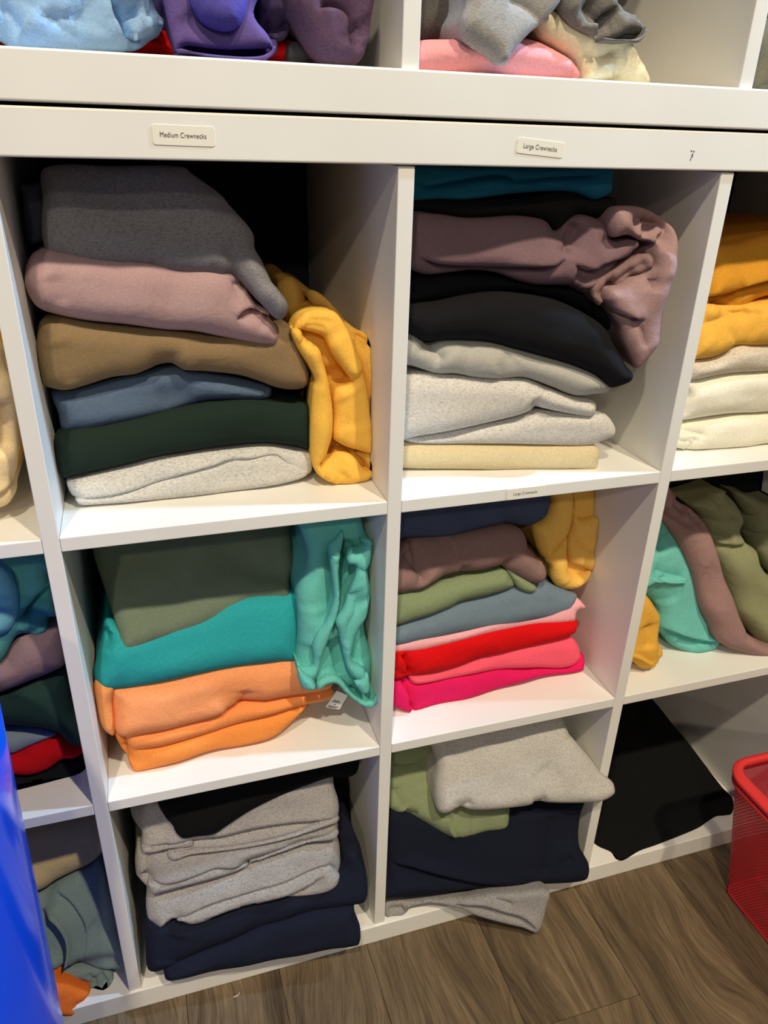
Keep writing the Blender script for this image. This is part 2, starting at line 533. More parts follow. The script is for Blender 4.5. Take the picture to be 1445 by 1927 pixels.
# ------------------------------------------------------------------ the sweatshirts
# outline and crease points are (x, z) in millimetres on each garment's own leaning front plane
def piece(name, plane, rgb, heather, cell, outline, creases=(), parent=None, label=None, group=None, **kw):
    o = cloth(name, plane, outline, fabric(rgb, heather), parent, creases=creases, cell=cell, **kw)
    if label: tag(o, label, 'sweatshirt', group)
    return o

GROUPS = {
 "r1c1": "sweatshirts in the cubby under the Medium Crewnecks sticker",
 "r1c2": "sweatshirts in the cubby under the tilted Large Crewnecks sticker",
 "r1c3": "sweatshirts in the cubby right of the Large Crewnecks cubby",
 "r1c0": "sweatshirts in the cubby left of the Medium Crewnecks cubby",
 "r2c0": "sweatshirts in the middle cubby behind the blue bin",
 "r2c1": "sweatshirts in the middle cubby with the orange pile",
 "r2c2": "sweatshirts in the middle cubby with the pink and red pile",
 "r2c3": "sweatshirts leaning side by side in the middle cubby",
 "r3c0": "sweatshirts in the bottom cubby behind the blue bin",
 "r3c1": "sweatshirts in the bottom cubby with the grey pile",
 "r3c2": "sweatshirts spilling out of the bottom cubby",
 "r3c3": "sweatshirts in the bottom cubby behind the red basket",
 "r0c1": "sweatshirts in the upper shelf cubby with purple sleeves",
 "r0c2": "sweatshirts in the upper shelf cubby with pink one",
 "r0c3": "sweatshirts at the end of the upper shelf"
}
G = {}
G[0] = piece('folded_sweatshirt', (0.03523, 0.02385, 0.05), (206, 204, 200), (150, 150, 152), 'r1c1',
  [-336.2, 769, -336.2, 761.3, -333.5, 751.9, -329.3, 748.9, -329, 743.2, -322.9, 740.2, -266.9, 738.5, -208.3, 737.8, -147, 738.7, -95.9, 742.2, -81.2, 747, -74.5, 752.3, -75.6, 772.6, -94.6, 779.5, -125.7, 786.8, -168.5, 786.9, -204.2, 785.8, -244.9, 783.7, -279.5, 776.5, -307.7, 771.9, -329.6, 770.4],
  [('s', [-331.7, 751.1, -293.5, 753, -264.9, 756.9, -223.4, 767.2, -187.4, 774.5, -166, 779.3, -144.8, 777.1, -116.8, 777.5, -104.6, 767, -95.1, 764.6], 0.006, 0.02)], label='light heather grey sweatshirt at the bottom of the pile beside the yellow roll', group=GROUPS['r1c1'], R=0.014)
G[1] = piece('fold', (0.03123, 0.02385, 0.05), (206, 204, 200), (150, 150, 152), 'r1c1',
  [-329.8, 752, -328.6, 745, -322.5, 742, -266.8, 740.3, -208.5, 739.6, -147.5, 740.5, -96.7, 744, -82, 748.7, -79.5, 757.9, -95.9, 767, -105.3, 769.3, -117.5, 777.8, -145.4, 777.4, -166.5, 779.3, -187.8, 774.2, -223.7, 767.3, -264.9, 757.1, -293.4, 753.5],
  [], parent=G[0], R=0.01, yb=0.3)
G[2] = piece('folded_sweatshirt', (0.03123, 0.02385, 0.05), (32, 46, 40), None, 'r1c1',
  [-341.1, 816.1, -343.4, 783.7, -338.6, 771, -329, 773, -279.1, 779.7, -244.8, 785.9, -204.3, 788.9, -168.7, 790.7, -126.3, 789.7, -95.3, 783.4, -75.7, 777.4, -74.4, 828.9, -93.5, 833.6, -141.8, 839.8, -182.8, 840, -217.4, 835.1, -262.4, 828.5, -300.8, 823.1, -324.4, 823.8, -336.6, 820.6],
  [], label='dark forest green folded sweatshirt between grey and slate blue ones', group=GROUPS['r1c1'], R=0.022, amp=0.002)
G[3] = piece('folded_sweatshirt', (0.00363, 0.02385, 0.1), (88, 106, 132), None, 'r1c1',
  [-338.2, 859.5, -335.1, 836.7, -334.6, 822.3, -330, 817.3, -312.7, 817.2, -279.6, 821.5, -240, 827, -210.8, 833.6, -187.2, 838.6, -145.8, 837.2, -121.6, 835.7, -115.2, 840.1, -115.3, 849.3, -129.6, 854.8, -167.4, 866.3, -201.3, 875.2, -217.9, 878.2, -245.9, 875.7, -279.1, 869.4, -306.4, 864.2, -325.1, 861.3],
  [('d', [-238.1, 844.9, -215, 850.5, -197.9, 849.2], 0.004, 0.012), ('r', [-180.1, 853.9, -151.2, 845.8, -121.2, 842.1], 0.003, 0.01)], label='slate blue folded sweatshirt lying on the dark green one', group=GROUPS['r1c1'], R=0.018)
G[4] = piece('folded_sweatshirt', (0.02545, 0.02385, 0.05), (138, 116, 86), None, 'r1c1',
  [-341.4, 916.9, -345, 898.7, -344.8, 880, -342.5, 871.1, -334.4, 866.7, -322.2, 864.1, -305.2, 867.3, -278.4, 874.1, -254.5, 876.1, -235.1, 882.4, -218.7, 884.2, -207, 877.4, -186.3, 874.4, -152.6, 868.3, -132.6, 861.1, -112.2, 852.1, -94.2, 848.6, -80.4, 850.4, -74.9, 860, -78, 879.8, -87.8, 903.8, -97.5, 920.9, -109.3, 919.2, -166.6, 912.9, -220.4, 921.6, -259.2, 926, -296.3, 932.4, -320.1, 937.8, -335.2, 933.4],
  [('d', [-323.3, 916, -319.9, 897.2, -319.7, 872.8], 0.004, 0.012), ('r', [-328.6, 921.5, -328.5, 897.7, -329.6, 873.5], 0.003, 0.012), ('d', [-239.7, 889.7, -223.4, 891.5, -212.8, 888], 0.005, 0.016), ('r', [-212.1, 896.4, -204.9, 884.7, -199.9, 878.7], 0.003, 0.01)], label='olive brown folded sweatshirt under the mauve one', group=GROUPS['r1c1'], R=0.024, amp=0.0018)
G[5] = piece('folded_sweatshirt', (-0.01417, 0.02385, 0.08), (178, 148, 152), None, 'r1c1',
  [-340.8, 981.1, -343.2, 969.2, -341, 958.3, -334.6, 947, -319, 940.1, -295.6, 934.1, -259, 928.6, -221.1, 921.6, -194.8, 919, -168.1, 912.2, -140.7, 905.3, -112.4, 900.7, -108.3, 907.8, -109.3, 917.6, -117.9, 933.2, -109.8, 936.9, -111.7, 943.8, -125.9, 941.6, -137.3, 960.7, -149.9, 976.7, -173.4, 982.9, -204.4, 985.5, -234.4, 989.8, -253.9, 992.6, -280.3, 994.3, -299, 996.5, -319.5, 1000.1, -331.6, 995.6, -337.3, 988.6],
  [('v', [-155.7, 962.5, -150.7, 964.2, -142.6, 964, -138.7, 959.4], 0.006, 0.006), ('s', [-154.3, 931.9, -146.9, 939.7, -137.1, 941.5, -124.8, 936.2, -115.3, 928.9], 0.008, 0.014), ('d', [-316.9, 978.2, -315.2, 966, -313.8, 951.1], 0.004, 0.01), ('r', [-324.7, 980.7, -323.4, 966.2, -321.1, 950.2], 0.003, 0.01), ('v', [-138.2, 968.6, -136, 959.3, -131, 949.9, -121.6, 942.8], 0.006, 0.008)], label='mauve folded sweatshirt with a tucked sleeve under the heather grey one', group=GROUPS['r1c1'], R=0.026)
G[6] = piece('folded_sweatshirt', (-0.48271, 0.02385, 0.55), (134, 132, 138), (92, 92, 100), 'r1c1',
  [-314.6, 1073.2, -318.9, 1046.3, -322.6, 1024, -321.8, 1010.6, -318.1, 1002.8, -303.5, 998.1, -287.6, 993.4, -271, 992, -256.5, 991.3, -234.5, 990, -214.9, 986.2, -194.7, 984.6, -176.7, 983.3, -161.1, 981.6, -152.8, 984, -143.3, 975, -127, 955.4, -114.9, 944.1, -109.5, 942.7, -101.5, 949, -102, 957.5, -113.4, 974.8, -121.8, 994.3, -127.3, 1004.1, -126.7, 1018.6, -142.7, 1040.3, -156.9, 1054.6, -178.7, 1068.7, -188.2, 1075.6, -253.6, 1075.5],
  [('r', [-223.8, 995.4, -188.6, 991.8, -162.9, 987.8, -143.3, 975.5, -126.6, 958.2, -111.6, 948.1], 0.004, 0.016), ('d', [-160.8, 1004.4, -144, 989.9, -129.8, 975.2, -116.4, 962.8], 0.006, 0.016), ('d', [-160.8, 1045, -146.7, 1030.7, -135.5, 1013.8, -134.4, 1001.7], 0.005, 0.02)], label='charcoal heather sweatshirt slumped on top of the pile beside the yellow roll', group=GROUPS['r1c1'], R=0.026, amp=0.002)
G[7] = piece('sleeve', (0.00809, 0.02385, 0.1), (72, 72, 84), None, 'r1c1',
  [-338.2, 1050.1, -329.1, 1051.6, -317.3, 1051.7, -322, 1004.3, -334.6, 998, -338.5, 1003.2, -337.9, 1028.5, -336.4, 1042.6],
  [('v', [-323.9, 1047.4, -329.2, 1023.7, -334.3, 999.5], 0.004, 0.006)], parent=G[6], R=0.014, yb=0.3)
G[8] = piece('rolled_sweatshirt', (0.04181, 0.02086, 0.06), (250, 192, 84), None, 'r1c1',
  [-87.8, 910.9, -79.4, 923, -67.7, 926.7, -54.6, 927.5, -41.4, 925.6, -34.8, 917.6, -26.7, 900.2, -20.7, 899.9, -11.5, 902.3, 0, 896, 6.8, 889.7, 7.4, 880.2, 7.3, 806.8, 6.4, 738.5, -1.1, 728.4, -18.5, 723.7, -43, 726, -56.5, 733.9, -65.8, 744.8, -70.1, 759.8, -70.6, 790, -68.5, 820.8, -65.6, 844.7, -63.1, 851.2, -70.8, 870.1, -82.7, 890.2, -86, 899.6],
  [('d', [-48.3, 874.6, -42.6, 850.6, -39.9, 826.1, -43.5, 795.4, -50.3, 764.2], 0.012, 0.03)], label='bright yellow sweatshirt rolled up and standing against the divider', group=GROUPS['r1c1'], R=0.012, amp=0.001)
G[9] = piece('fold', (0.02381, 0.02086, 0.06), (250, 192, 84), None, 'r1c1',
  [-39.5, 922.3, -31.6, 905.2, -25.6, 904.9, -16.7, 908, -5.4, 901.1, 1.8, 894.8, 3, 887.8, 2.6, 813.1, 1.9, 744.7, -3.3, 742, -9, 747.5, -15.4, 760.4, -23.3, 770, -10.6, 771.9, -9.1, 814.1, -16, 858.3, -27.9, 895.2],
  [('v', [-24.9, 903.5, -18.2, 901.5, -13.7, 897, -5.4, 892.3], 0.012, 0.006), ('r', [-3.1, 885.2, -2.8, 828.9, -1.8, 766.2], 0.003, 0.01)], parent=G[8], R=0.012, yb=0.2)
G[10] = piece('fold', (0.01381, 0.02086, 0.06), (250, 192, 84), None, 'r1c1',
  [-61.8, 906.9, -54.2, 889.1, -40.6, 869.9, -32.5, 857.8, -39.3, 853.2, -48.3, 850.2, -52.1, 840.2, -51.4, 820.9, -53.1, 794.5, -41.6, 784.2, -26.1, 777.2, -7.9, 772.7, -8.5, 817.3, -15.6, 861.1, -27.4, 897.5, -39.2, 921.6, -48.4, 932.1, -61.2, 935, -73.8, 934.7, -83.7, 930.5, -91, 922.5, -93.8, 913.2, -85.7, 914.4, -77.3, 912.7, -68.9, 910],
  [('r', [-54.6, 907.2, -40.4, 884.1, -27.2, 860.4], 0.006, 0.02), ('d', [-40.9, 843.8, -32, 825.3, -29.1, 803.8], 0.003, 0.02), ('v', [-82.5, 924.8, -68.4, 925.5, -50, 922.1], 0.002, 0.006), ('v', [-84.1, 920.2, -71.4, 919.6, -60.2, 915.7], 0.002, 0.006)], parent=G[8], R=0.012, yb=0.12)
G[11] = piece('fold', (0.00381, 0.02086, 0.06), (250, 192, 84), None, 'r1c1',
  [-97.4, 916.3, -91.8, 899.2, -80.5, 880, -72.7, 862.7, -75.4, 856.5, -78.2, 833.7, -80.2, 804.4, -79.6, 775.6, -75.8, 760.5, -68.4, 751.1, -63, 753.6, -68.6, 765.2, -69.1, 768.3, -63.8, 774, -58.6, 787.3, -54.6, 802.1, -53.3, 824.3, -55.2, 845, -58.5, 865.3, -62.9, 882.4, -66.2, 894.4, -72.8, 900.9, -83.1, 909.5, -86.3, 916.1, -91.8, 918.7],
  [('v', [-86.5, 911.1, -82.5, 906.8, -75.6, 902.4], 0.004, 0.008)], parent=G[8], R=0.017, yb=0.1)
G[12] = piece('fold', (0.00781, 0.02086, 0.06), (250, 192, 84), None, 'r1c1',
  [-75.2, 759.6, -66, 747.9, -51.5, 739.8, -28, 737.9, -10.2, 741.9, -2.9, 751.7, -4.2, 761.5, -8.2, 751.5, -12.9, 752, -19.3, 757.5, -26.3, 768.5, -35.6, 775.4, -49.4, 777.9, -57.9, 772.1, -67.9, 767.4, -70.2, 763.8],
  [('d', [-60.5, 754.9, -52.7, 763.4, -43.3, 771.9], 0.004, 0.01), ('v', [-43.5, 757.7, -49.8, 748.9, -54.5, 744.7], 0.003, 0.01)], parent=G[8], R=0.016, yb=0.1)
G[13] = piece('sleeve', (-0.20931, 0.02086, 0.4), (214, 168, 84), None, 'r1c1',
  [-89.8, 946.5, -86.6, 953.2, -80.2, 957.1, -71.8, 956.6, -64.1, 948.8, -58.6, 936.5, -57.8, 927.2, -64.6, 912.1, -75.6, 904.8, -82.8, 902, -88, 916],
  [], parent=G[8], R=0.02, yb=0.34)
G[14] = piece('sleeve', (-0.62371, 0.02086, 0.8), (230, 182, 90), None, 'r1c1',
  [-65, 948.3, -58.2, 949.2, -47.6, 943.7, -35.1, 930.8, -24.2, 918, -12.8, 907.9, 1.5, 894.9, -5.4, 887, -19.6, 891.7, -29.8, 907.2, -37, 921.2, -46.7, 931.2, -60.5, 937.1],
  [], parent=G[8], R=0.014, yb=0.34)
G[15] = piece('folded_sweatshirt', (0.05, -0.19672, 0.04), (214, 198, 160), None, 'r1c2',
  [26.6, 772.2, 27.2, 745.3, 40.1, 741.4, 98.7, 739.2, 177.4, 735.9, 241.3, 735.2, 271.9, 735.6, 273.8, 748.8, 273.7, 758.8, 266.2, 767.2, 237.5, 767.4, 174.5, 768.4, 97, 771, 51.3, 773],
  [], label='pale khaki folded sweatshirt at the bottom under two heather grey ones', group=GROUPS['r1c2'], R=0.016, amp=0.001)
G[16] = piece('folded_sweatshirt', (0.052, -0.19672, 0.04), (212, 208, 204), (160, 158, 160), 'r1c2',
  [27.1, 780, 46, 772.4, 67.3, 770.4, 144.2, 769.1, 206.9, 767.1, 257.9, 765.3, 279.4, 772.2, 291.3, 778.6, 291.1, 789.1, 278.9, 803.8, 264.9, 809.4, 246.1, 808.9, 233.6, 809.1, 193.2, 810.5, 166.2, 802.6, 111.8, 792.2, 57.7, 783.4],
  [], label='light heather grey folded sweatshirt lying on the pale khaki one', group=GROUPS['r1c2'], R=0.018, amp=0.001)
G[17] = piece('folded_sweatshirt', (-0.02409, -0.19672, 0.12), (212, 208, 204), (160, 158, 160), 'r1c2',
  [23.1, 854.5, 22.8, 784.9, 53.1, 786.3, 106.7, 795.6, 151.6, 805.1, 178.5, 813, 187.3, 818.4, 193.4, 817.4, 221.4, 811, 254.2, 806.3, 258.6, 812.4, 258.6, 823.1, 250.9, 827.1, 222.7, 834, 194.7, 844.7, 170.2, 853.7, 104.9, 857, 61.1, 860.1],
  [('v', [187.3, 817.8, 182.3, 825.4, 177.5, 829.9], 0.006, 0.008), ('d', [165, 839, 183.4, 831.3, 201.5, 832.7], 0.003, 0.015)], label='light heather grey sweatshirt with a pinched crease under the plain grey one', group=GROUPS['r1c2'], R=0.022)
G[18] = piece('folded_sweatshirt', (-0.05767, -0.19672, 0.15), (182, 180, 174), None, 'r1c2',
  [21.3, 912.2, 20.9, 876.4, 44.1, 867.9, 67, 860.7, 87.2, 860.6, 110.5, 856.2, 136.9, 854.3, 166.3, 855.9, 196.5, 846.4, 227.3, 835, 248.5, 836, 266.6, 838.9, 271.5, 846.5, 267.1, 852.4, 249.7, 861.8, 218.9, 873.8, 188.8, 882.4, 153.2, 891, 124.1, 898, 95.3, 899.9, 72.5, 899.1, 59.8, 895.2, 49.9, 899.1, 38.6, 907.3, 30.2, 910.8],
  [('v', [51.3, 901.3, 59.8, 893, 65.5, 883.3, 72.7, 876.2], 0.008, 0.01), ('d', [150.7, 881.7, 142.2, 873.2, 130.8, 864.7], 0.004, 0.014), ('r', [101.2, 887.4, 124.5, 878.9, 142.1, 876], 0.003, 0.02)], label='plain pale grey sweatshirt sagging under the black one', group=GROUPS['r1c2'], R=0.022)
G[19] = piece('folded_sweatshirt', (-0.11825, -0.19672, 0.2), (24, 24, 28), None, 'r1c2',
  [23.3, 936.3, 23.3, 915.3, 36.4, 907.4, 50.1, 900.7, 61.2, 902.1, 89.2, 902.9, 117.4, 901.2, 145.9, 894.4, 180.6, 885.6, 210, 877.2, 239.8, 865.9, 260.8, 849.7, 270.3, 851, 283.5, 856.7, 285.8, 864.3, 278.1, 872.8, 262, 896.5, 249.3, 915.8, 225.4, 931.9, 193.3, 945.1, 162, 950.8, 133.9, 953.2, 103.3, 949.9, 67.3, 942.3, 45.3, 939.6],
  [], label='black folded sweatshirt drooping over the pale grey one', group=GROUPS['r1c2'], R=0.024)
G[20] = piece('folded_sweatshirt', (0.00702, -0.19672, 0.1), (22, 22, 26), None, 'r1c2',
  [30.4, 968.3, 30.6, 931.8, 78.8, 936.1, 115.9, 943.3, 147.4, 947.1, 176.6, 945.1, 209.5, 938.3, 243.4, 924.3, 272.8, 902.8, 273.7, 923, 253.9, 940, 222.8, 955.1, 164, 961.5, 106.3, 967.7, 64, 966],
  [], label='black sweatshirt squeezed in shade under the bunched plum mauve one', group=GROUPS['r1c2'], R=0.022)
G[21] = piece('bunched_sweatshirt', (-0.03826, -0.19672, 0.12), (128, 102, 110), None, 'r1c2',
  [29, 1028.9, 29, 979.9, 49.4, 968.5, 76.7, 970, 104.2, 972.9, 129.2, 970.5, 151.9, 962.8, 174.8, 958.2, 203.2, 958.4, 214.8, 956.6, 229.7, 950, 240.9, 954.1, 256.3, 974.4, 274.8, 990.5, 283.8, 999.8, 278.5, 1008.9, 255.8, 1008.5, 246.1, 1021.3, 228.5, 1029.1, 211.7, 1030.9, 201, 1025.1, 193.4, 1015.8, 187.9, 1014.7, 179, 1024, 165, 1027.5, 143, 1028.9, 115.9, 1026.7, 89, 1026.2, 62.1, 1029.5],
  [('s', [38.4, 987.7, 68.3, 980.3, 109.5, 978.7, 151.1, 978.6, 184.7, 979.5, 196.7, 988.3], 0.01, 0.018), ('v', [207.1, 1025.2, 202.1, 1010.3, 198.2, 994.8, 196.8, 987.5], 0.009, 0.007), ('v', [214, 1019.5, 209.3, 1007.9, 203.2, 996.2], 0.006, 0.007), ('s', [207.1, 981.8, 230.4, 975.5, 244, 982.2, 263.6, 987.7, 280.1, 994.5], 0.007, 0.012), ('v', [208.1, 968.6, 225.7, 963.4, 236.9, 966.2, 250.3, 977], 0.007, 0.008), ('s', [208.9, 958.5, 226.3, 955.4, 237.4, 960.9, 253.4, 974.4], 0.006, 0.01), ('r', [179.7, 969.7, 202.6, 965.9, 220.5, 956.7], 0.004, 0.01), ('v', [233.9, 1000.5, 250.1, 1008.5, 261.7, 1006], 0.004, 0.01)], label='dusty plum mauve sweatshirt bunched with its sleeve stuffed against the divider', group=GROUPS['r1c2'], R=0.022)
G[22] = piece('sleeve', (0.01857, -0.19672, 0.05), (164, 134, 134), None, 'r1c2',
  [241.9, 1037.7, 257.2, 1040.4, 276.2, 1039, 294.5, 1033.4, 307.7, 1026, 315.5, 1018.1, 319.1, 1006.4, 318.5, 987, 315.6, 965.7, 313.2, 945.5, 312.2, 931.3, 313.4, 913.7, 312.9, 895.8, 304.8, 882.6, 290.1, 867.6, 280.7, 879.4, 270.5, 897.5, 264.1, 915.2, 249.2, 937.3, 243.3, 945.1, 246.7, 955.9, 259.3, 959.1, 271.2, 966.8, 283.5, 971.5, 292, 979.2, 292.9, 994.2, 294.7, 1003.1, 278.2, 1005.8, 261.4, 1011.4, 244.3, 1009, 237.9, 1021.2],
  [('v', [264.1, 1014.4, 269.4, 1021.7, 274.8, 1027.6, 285, 1023.4, 298.1, 1021.4, 306.2, 1015.8, 299, 1006.1, 293.5, 1000.1], 0.02, 0.012), ('d', [276.4, 1017.5, 286.4, 1014.7, 294.8, 1011.9], 0.014, 0.02), ('s', [247.3, 938.9, 263.2, 931.1, 285.8, 924], 0.007, 0.014), ('v', [272.2, 926.4, 284, 913.6, 294, 892.5], 0.003, 0.004), ('v', [290.2, 970, 289.6, 963.9, 288.3, 956.2], 0.006, 0.006), ('r', [307.3, 1023.8, 314.1, 1012.2, 314.4, 991.4, 309.5, 962.5], 0.004, 0.012)], parent=G[21], R=0.018, yb=0.3)
G[23] = piece('cuff', (0.07921, -0.19672, 0.0), (140, 112, 112), None, 'r1c2',
  [232.8, 955.1, 245.5, 967.7, 260.3, 977.1, 272.1, 984.9, 287.2, 991.2, 295.7, 989.7, 298.5, 983.7, 296.9, 974.4, 287.9, 969.7, 275.3, 966.4, 268.7, 957, 254.6, 952.2, 249.5, 942.6, 244.2, 934.6, 236.3, 942.6],
  [('v', [248, 952.1, 259.7, 961.6, 273.9, 974.2, 291.6, 985.1], 0.008, 0.008), ('v', [242.9, 942.6, 247.8, 953.7, 260.2, 958.5], 0.008, 0.007), ('r', [274.2, 972.6, 286.2, 978.9, 293.6, 983.6], 0.004, 0.008)], parent=G[21], R=0.012, yb=0.2)
G[24] = piece('folded_sweatshirt', (-0.0057, -0.19672, 0.1), (30, 29, 30), None, 'r1c2',
  [31.4, 1042.1, 31.5, 1027.2, 72, 1025.4, 99.2, 1023.3, 121.1, 1024.5, 148.6, 1026.7, 182.3, 1021.6, 194.3, 1012, 207.6, 1021.3, 218.3, 1027.9, 238.2, 1026.4, 254.5, 1020.2, 259.4, 1033.3, 258, 1046, 244.4, 1048.8, 230.7, 1046, 207.6, 1053.6, 180.2, 1050.5, 153, 1044.7, 120.2, 1043.9, 85, 1042.7],
  [], label='black folded sweatshirt between the deep teal one and the plum mauve one', group=GROUPS['r1c2'], R=0.018)
G[25] = piece('folded_sweatshirt', (-0.0177, -0.19672, 0.1), (38, 120, 146), None, 'r1c2',
  [27.4, 1072.4, 27.6, 1043.3, 67.1, 1042.9, 93.7, 1042.9, 115, 1045.8, 141.8, 1049.8, 174.1, 1052.6, 201.4, 1052.7, 215.5, 1049.5, 229.7, 1045.6, 245.6, 1052.6, 246.1, 1064, 244.6, 1077.5, 172.4, 1075.8, 92.6, 1073.9],
  [('s', [30, 1064.1, 37.9, 1061.4, 48.4, 1056.1, 61.5, 1058.1, 82.4, 1062.4, 111.4, 1067.2, 130, 1067.3, 140.9, 1063.7, 154.3, 1064.5, 178.5, 1067, 238.2, 1070.8], 0.007, 0.02)], label='deep teal folded sweatshirt at the top of the pile under the shelf top', group=GROUPS['r1c2'], R=0.018)
G[26] = piece('folded_sweatshirt', (0.03032, -0.05365, 0.05), (238, 232, 212), None, 'r1c3',
  [390.6, 769.4, 392.5, 748, 405.5, 743.4, 420.6, 739.1, 447.7, 738.1, 500.7, 736, 536.6, 739.3, 608, 742.7, 696.9, 749.7, 684.1, 789.4, 595.6, 786.7, 525.6, 783.2, 481.2, 784, 452.6, 783, 428.6, 780.7, 408.9, 778.3, 395.4, 775.5],
  [('v', [397.9, 773, 415, 767.8, 432.1, 763.4, 439.9, 760.6], 0.005, 0.006), ('v', [396.5, 758.9, 409.3, 755.6, 420.1, 754.1], 0.004, 0.006), ('v', [417.1, 741.6, 422, 750.6, 424.9, 760.7], 0.004, 0.008)], label='white folded sweatshirt at the bottom beneath another white one', group=GROUPS['r1c3'], R=0.02)
G[27] = piece('folded_sweatshirt', (0.02048, -0.05365, 0.06), (238, 232, 212), None, 'r1c3',
  [396.8, 834.6, 396, 818.1, 395, 791.5, 392.9, 775.8, 407.2, 779.1, 426.9, 781.5, 450.8, 783.7, 479.4, 785, 523.7, 784.2, 593.5, 787.5, 681.8, 790.1, 664.1, 846.8, 578.4, 843.2, 509.9, 841.7, 466.9, 841.3, 435.3, 839.2, 416.2, 835.9],
  [('v', [398.6, 824.9, 401.9, 817.8, 406.1, 811.4], 0.008, 0.008)], label='white folded sweatshirt under the light oatmeal heather one', group=GROUPS['r1c3'], R=0.024)
G[28] = piece('folded_sweatshirt', (0.00367, -0.05365, 0.08), (214, 202, 184), (176, 164, 150), 'r1c3',
  [397.3, 859.3, 396.8, 834.1, 416.2, 835.3, 435.4, 838.5, 467, 840.9, 510, 841.3, 574.2, 843, 664.3, 846.8, 656.4, 873.9, 566.3, 874.4, 502.2, 876.1, 467.8, 876.1, 453, 870.7, 434.7, 863.2, 417.4, 861],
  [], label='oatmeal heather folded sweatshirt between the white and yellow ones', group=GROUPS['r1c3'], R=0.016)
G[29] = piece('bunched_sweatshirt', (-0.06516, -0.05365, 0.15), (238, 182, 78), None, 'r1c3',
  [394.8, 903.6, 391.4, 878, 389.4, 863.8, 410.6, 863.1, 427.9, 864.7, 446.6, 870.8, 461.4, 877.7, 495.6, 877, 558.8, 876.9, 648, 876, 636.8, 927.1, 532.5, 930.9, 487.2, 928.6, 454.1, 926.1, 430.6, 928.2, 415.2, 929.3, 404.3, 925.6, 400.1, 914.6],
  [('v', [399.6, 903.5, 418, 909.1, 436.6, 913.4, 455.6, 916.1, 489.1, 916.8], 0.006, 0.01), ('d', [444.7, 884.4, 453.3, 892.2, 466.6, 895.1, 483.1, 891.3], 0.006, 0.016), ('r', [399.3, 876.1, 409.6, 885.5, 424.2, 891.5], 0.003, 0.008), ('v', [428.7, 928.2, 443.1, 921.5, 455.4, 917.3, 474.7, 919.2], 0.006, 0.01)], label='golden yellow sweatshirt bunched on the oatmeal heather one', group=GROUPS['r1c3'], R=0.022)
G[30] = piece('folded_sweatshirt', (-0.19414, -0.05365, 0.3), (214, 150, 48), None, 'r1c3',
  [422.1, 992.4, 411.2, 962.1, 406.2, 922.2, 423.3, 926.5, 442.6, 930.8, 470.3, 920.8, 495.9, 932.9, 541.7, 941.6, 645.7, 949.6, 641.4, 1015.4, 538.6, 1012.1, 493.4, 1005.9, 464.1, 998.3],
  [('s', [407.8, 937.6, 427, 938.5, 442.4, 940.1, 465.6, 946.4, 495.2, 952.5, 540.9, 960.6], 0.01, 0.03), ('v', [431.1, 927.1, 450.2, 936.8, 465.6, 945.1], 0.006, 0.01)], label='mustard gold folded sweatshirt on top of the bunched golden yellow one', group=GROUPS['r1c3'], R=0.024)
G[31] = piece('rolled_sweatshirt', (0.07447, 0.05961, 0.05), (240, 170, 70), None, 'r1c0',
  [-423.9, 945.9, -391.4, 950.3, -379.5, 932.2, -373.8, 913.9, -374.2, 895.5, -375.1, 868, -375, 844.7, -374.7, 818.3, -375.2, 798, -379, 786, -385.7, 774.3, -411.7, 774.9, -456.4, 780.6],
  [], label='orange rolled sweatshirt standing behind the cream one beside the divider', group=GROUPS['r1c0'], R=0.02)
G[32] = piece('rolled_sweatshirt', (0.01375, 0.02981, 0.05), (242, 220, 176), None, 'r1c0',
  [-418.8, 927.5, -388.8, 926, -374.3, 908, -370.8, 891.4, -367.9, 881.7, -368.5, 860, -371.3, 835.4, -374.1, 807.6, -376.7, 796.1, -382.2, 783.6, -380.8, 774.1, -384.6, 765.2, -392.6, 756.7, -414.5, 754.2, -452.1, 759.3],
  [('v', [-380.1, 868.2, -380.9, 851.2, -383.4, 830.2, -387.7, 811.6], 0.014, 0.012), ('s', [-404.9, 777.1, -393.7, 777, -386.4, 780.1, -380.9, 786.1], 0.007, 0.012)], label='cream rolled sweatshirt standing in front of the orange one', group=GROUPS['r1c0'], R=0.02)
G[33] = piece('folded_sweatshirt', (0.02152, 0.06557, 0.08), (252, 150, 72), None, 'r2c1',
  [-326.9, 452.7, -324.1, 429.5, -317.2, 406.7, -314.1, 391, -304.8, 386.8, -266.3, 388.8, -221.5, 392.4, -175.8, 389.5, -137.4, 392.3, -108.8, 409.7, -89.3, 430.5, -165.9, 432, -235.6, 428.5, -282.4, 427.5, -309.7, 443.7],
  [('v', [-314.7, 441.1, -313.7, 422.3, -314.5, 401.7], 0.007, 0.006)], label='bright orange folded sweatshirt at the bottom of the orange pile', group=GROUPS['r2c1'], R=0.018)
G[34] = piece('folded_sweatshirt', (-0.01233, 0.06557, 0.15), (248, 150, 84), None, 'r2c1',
  [-315.6, 447.5, -312.5, 430.9, -302.1, 426, -269.9, 422.8, -219.2, 425.8, -166.6, 430.5, -112.3, 432.6, -59, 433.8, -55.4, 447.3, -92.9, 450.4, -164.7, 456.4, -192.8, 453.6, -233.9, 450.6, -280, 451.2, -308.6, 453.2],
  [], label='orange folded sweatshirt in the middle of the orange pile', group=GROUPS['r2c1'], R=0.016)
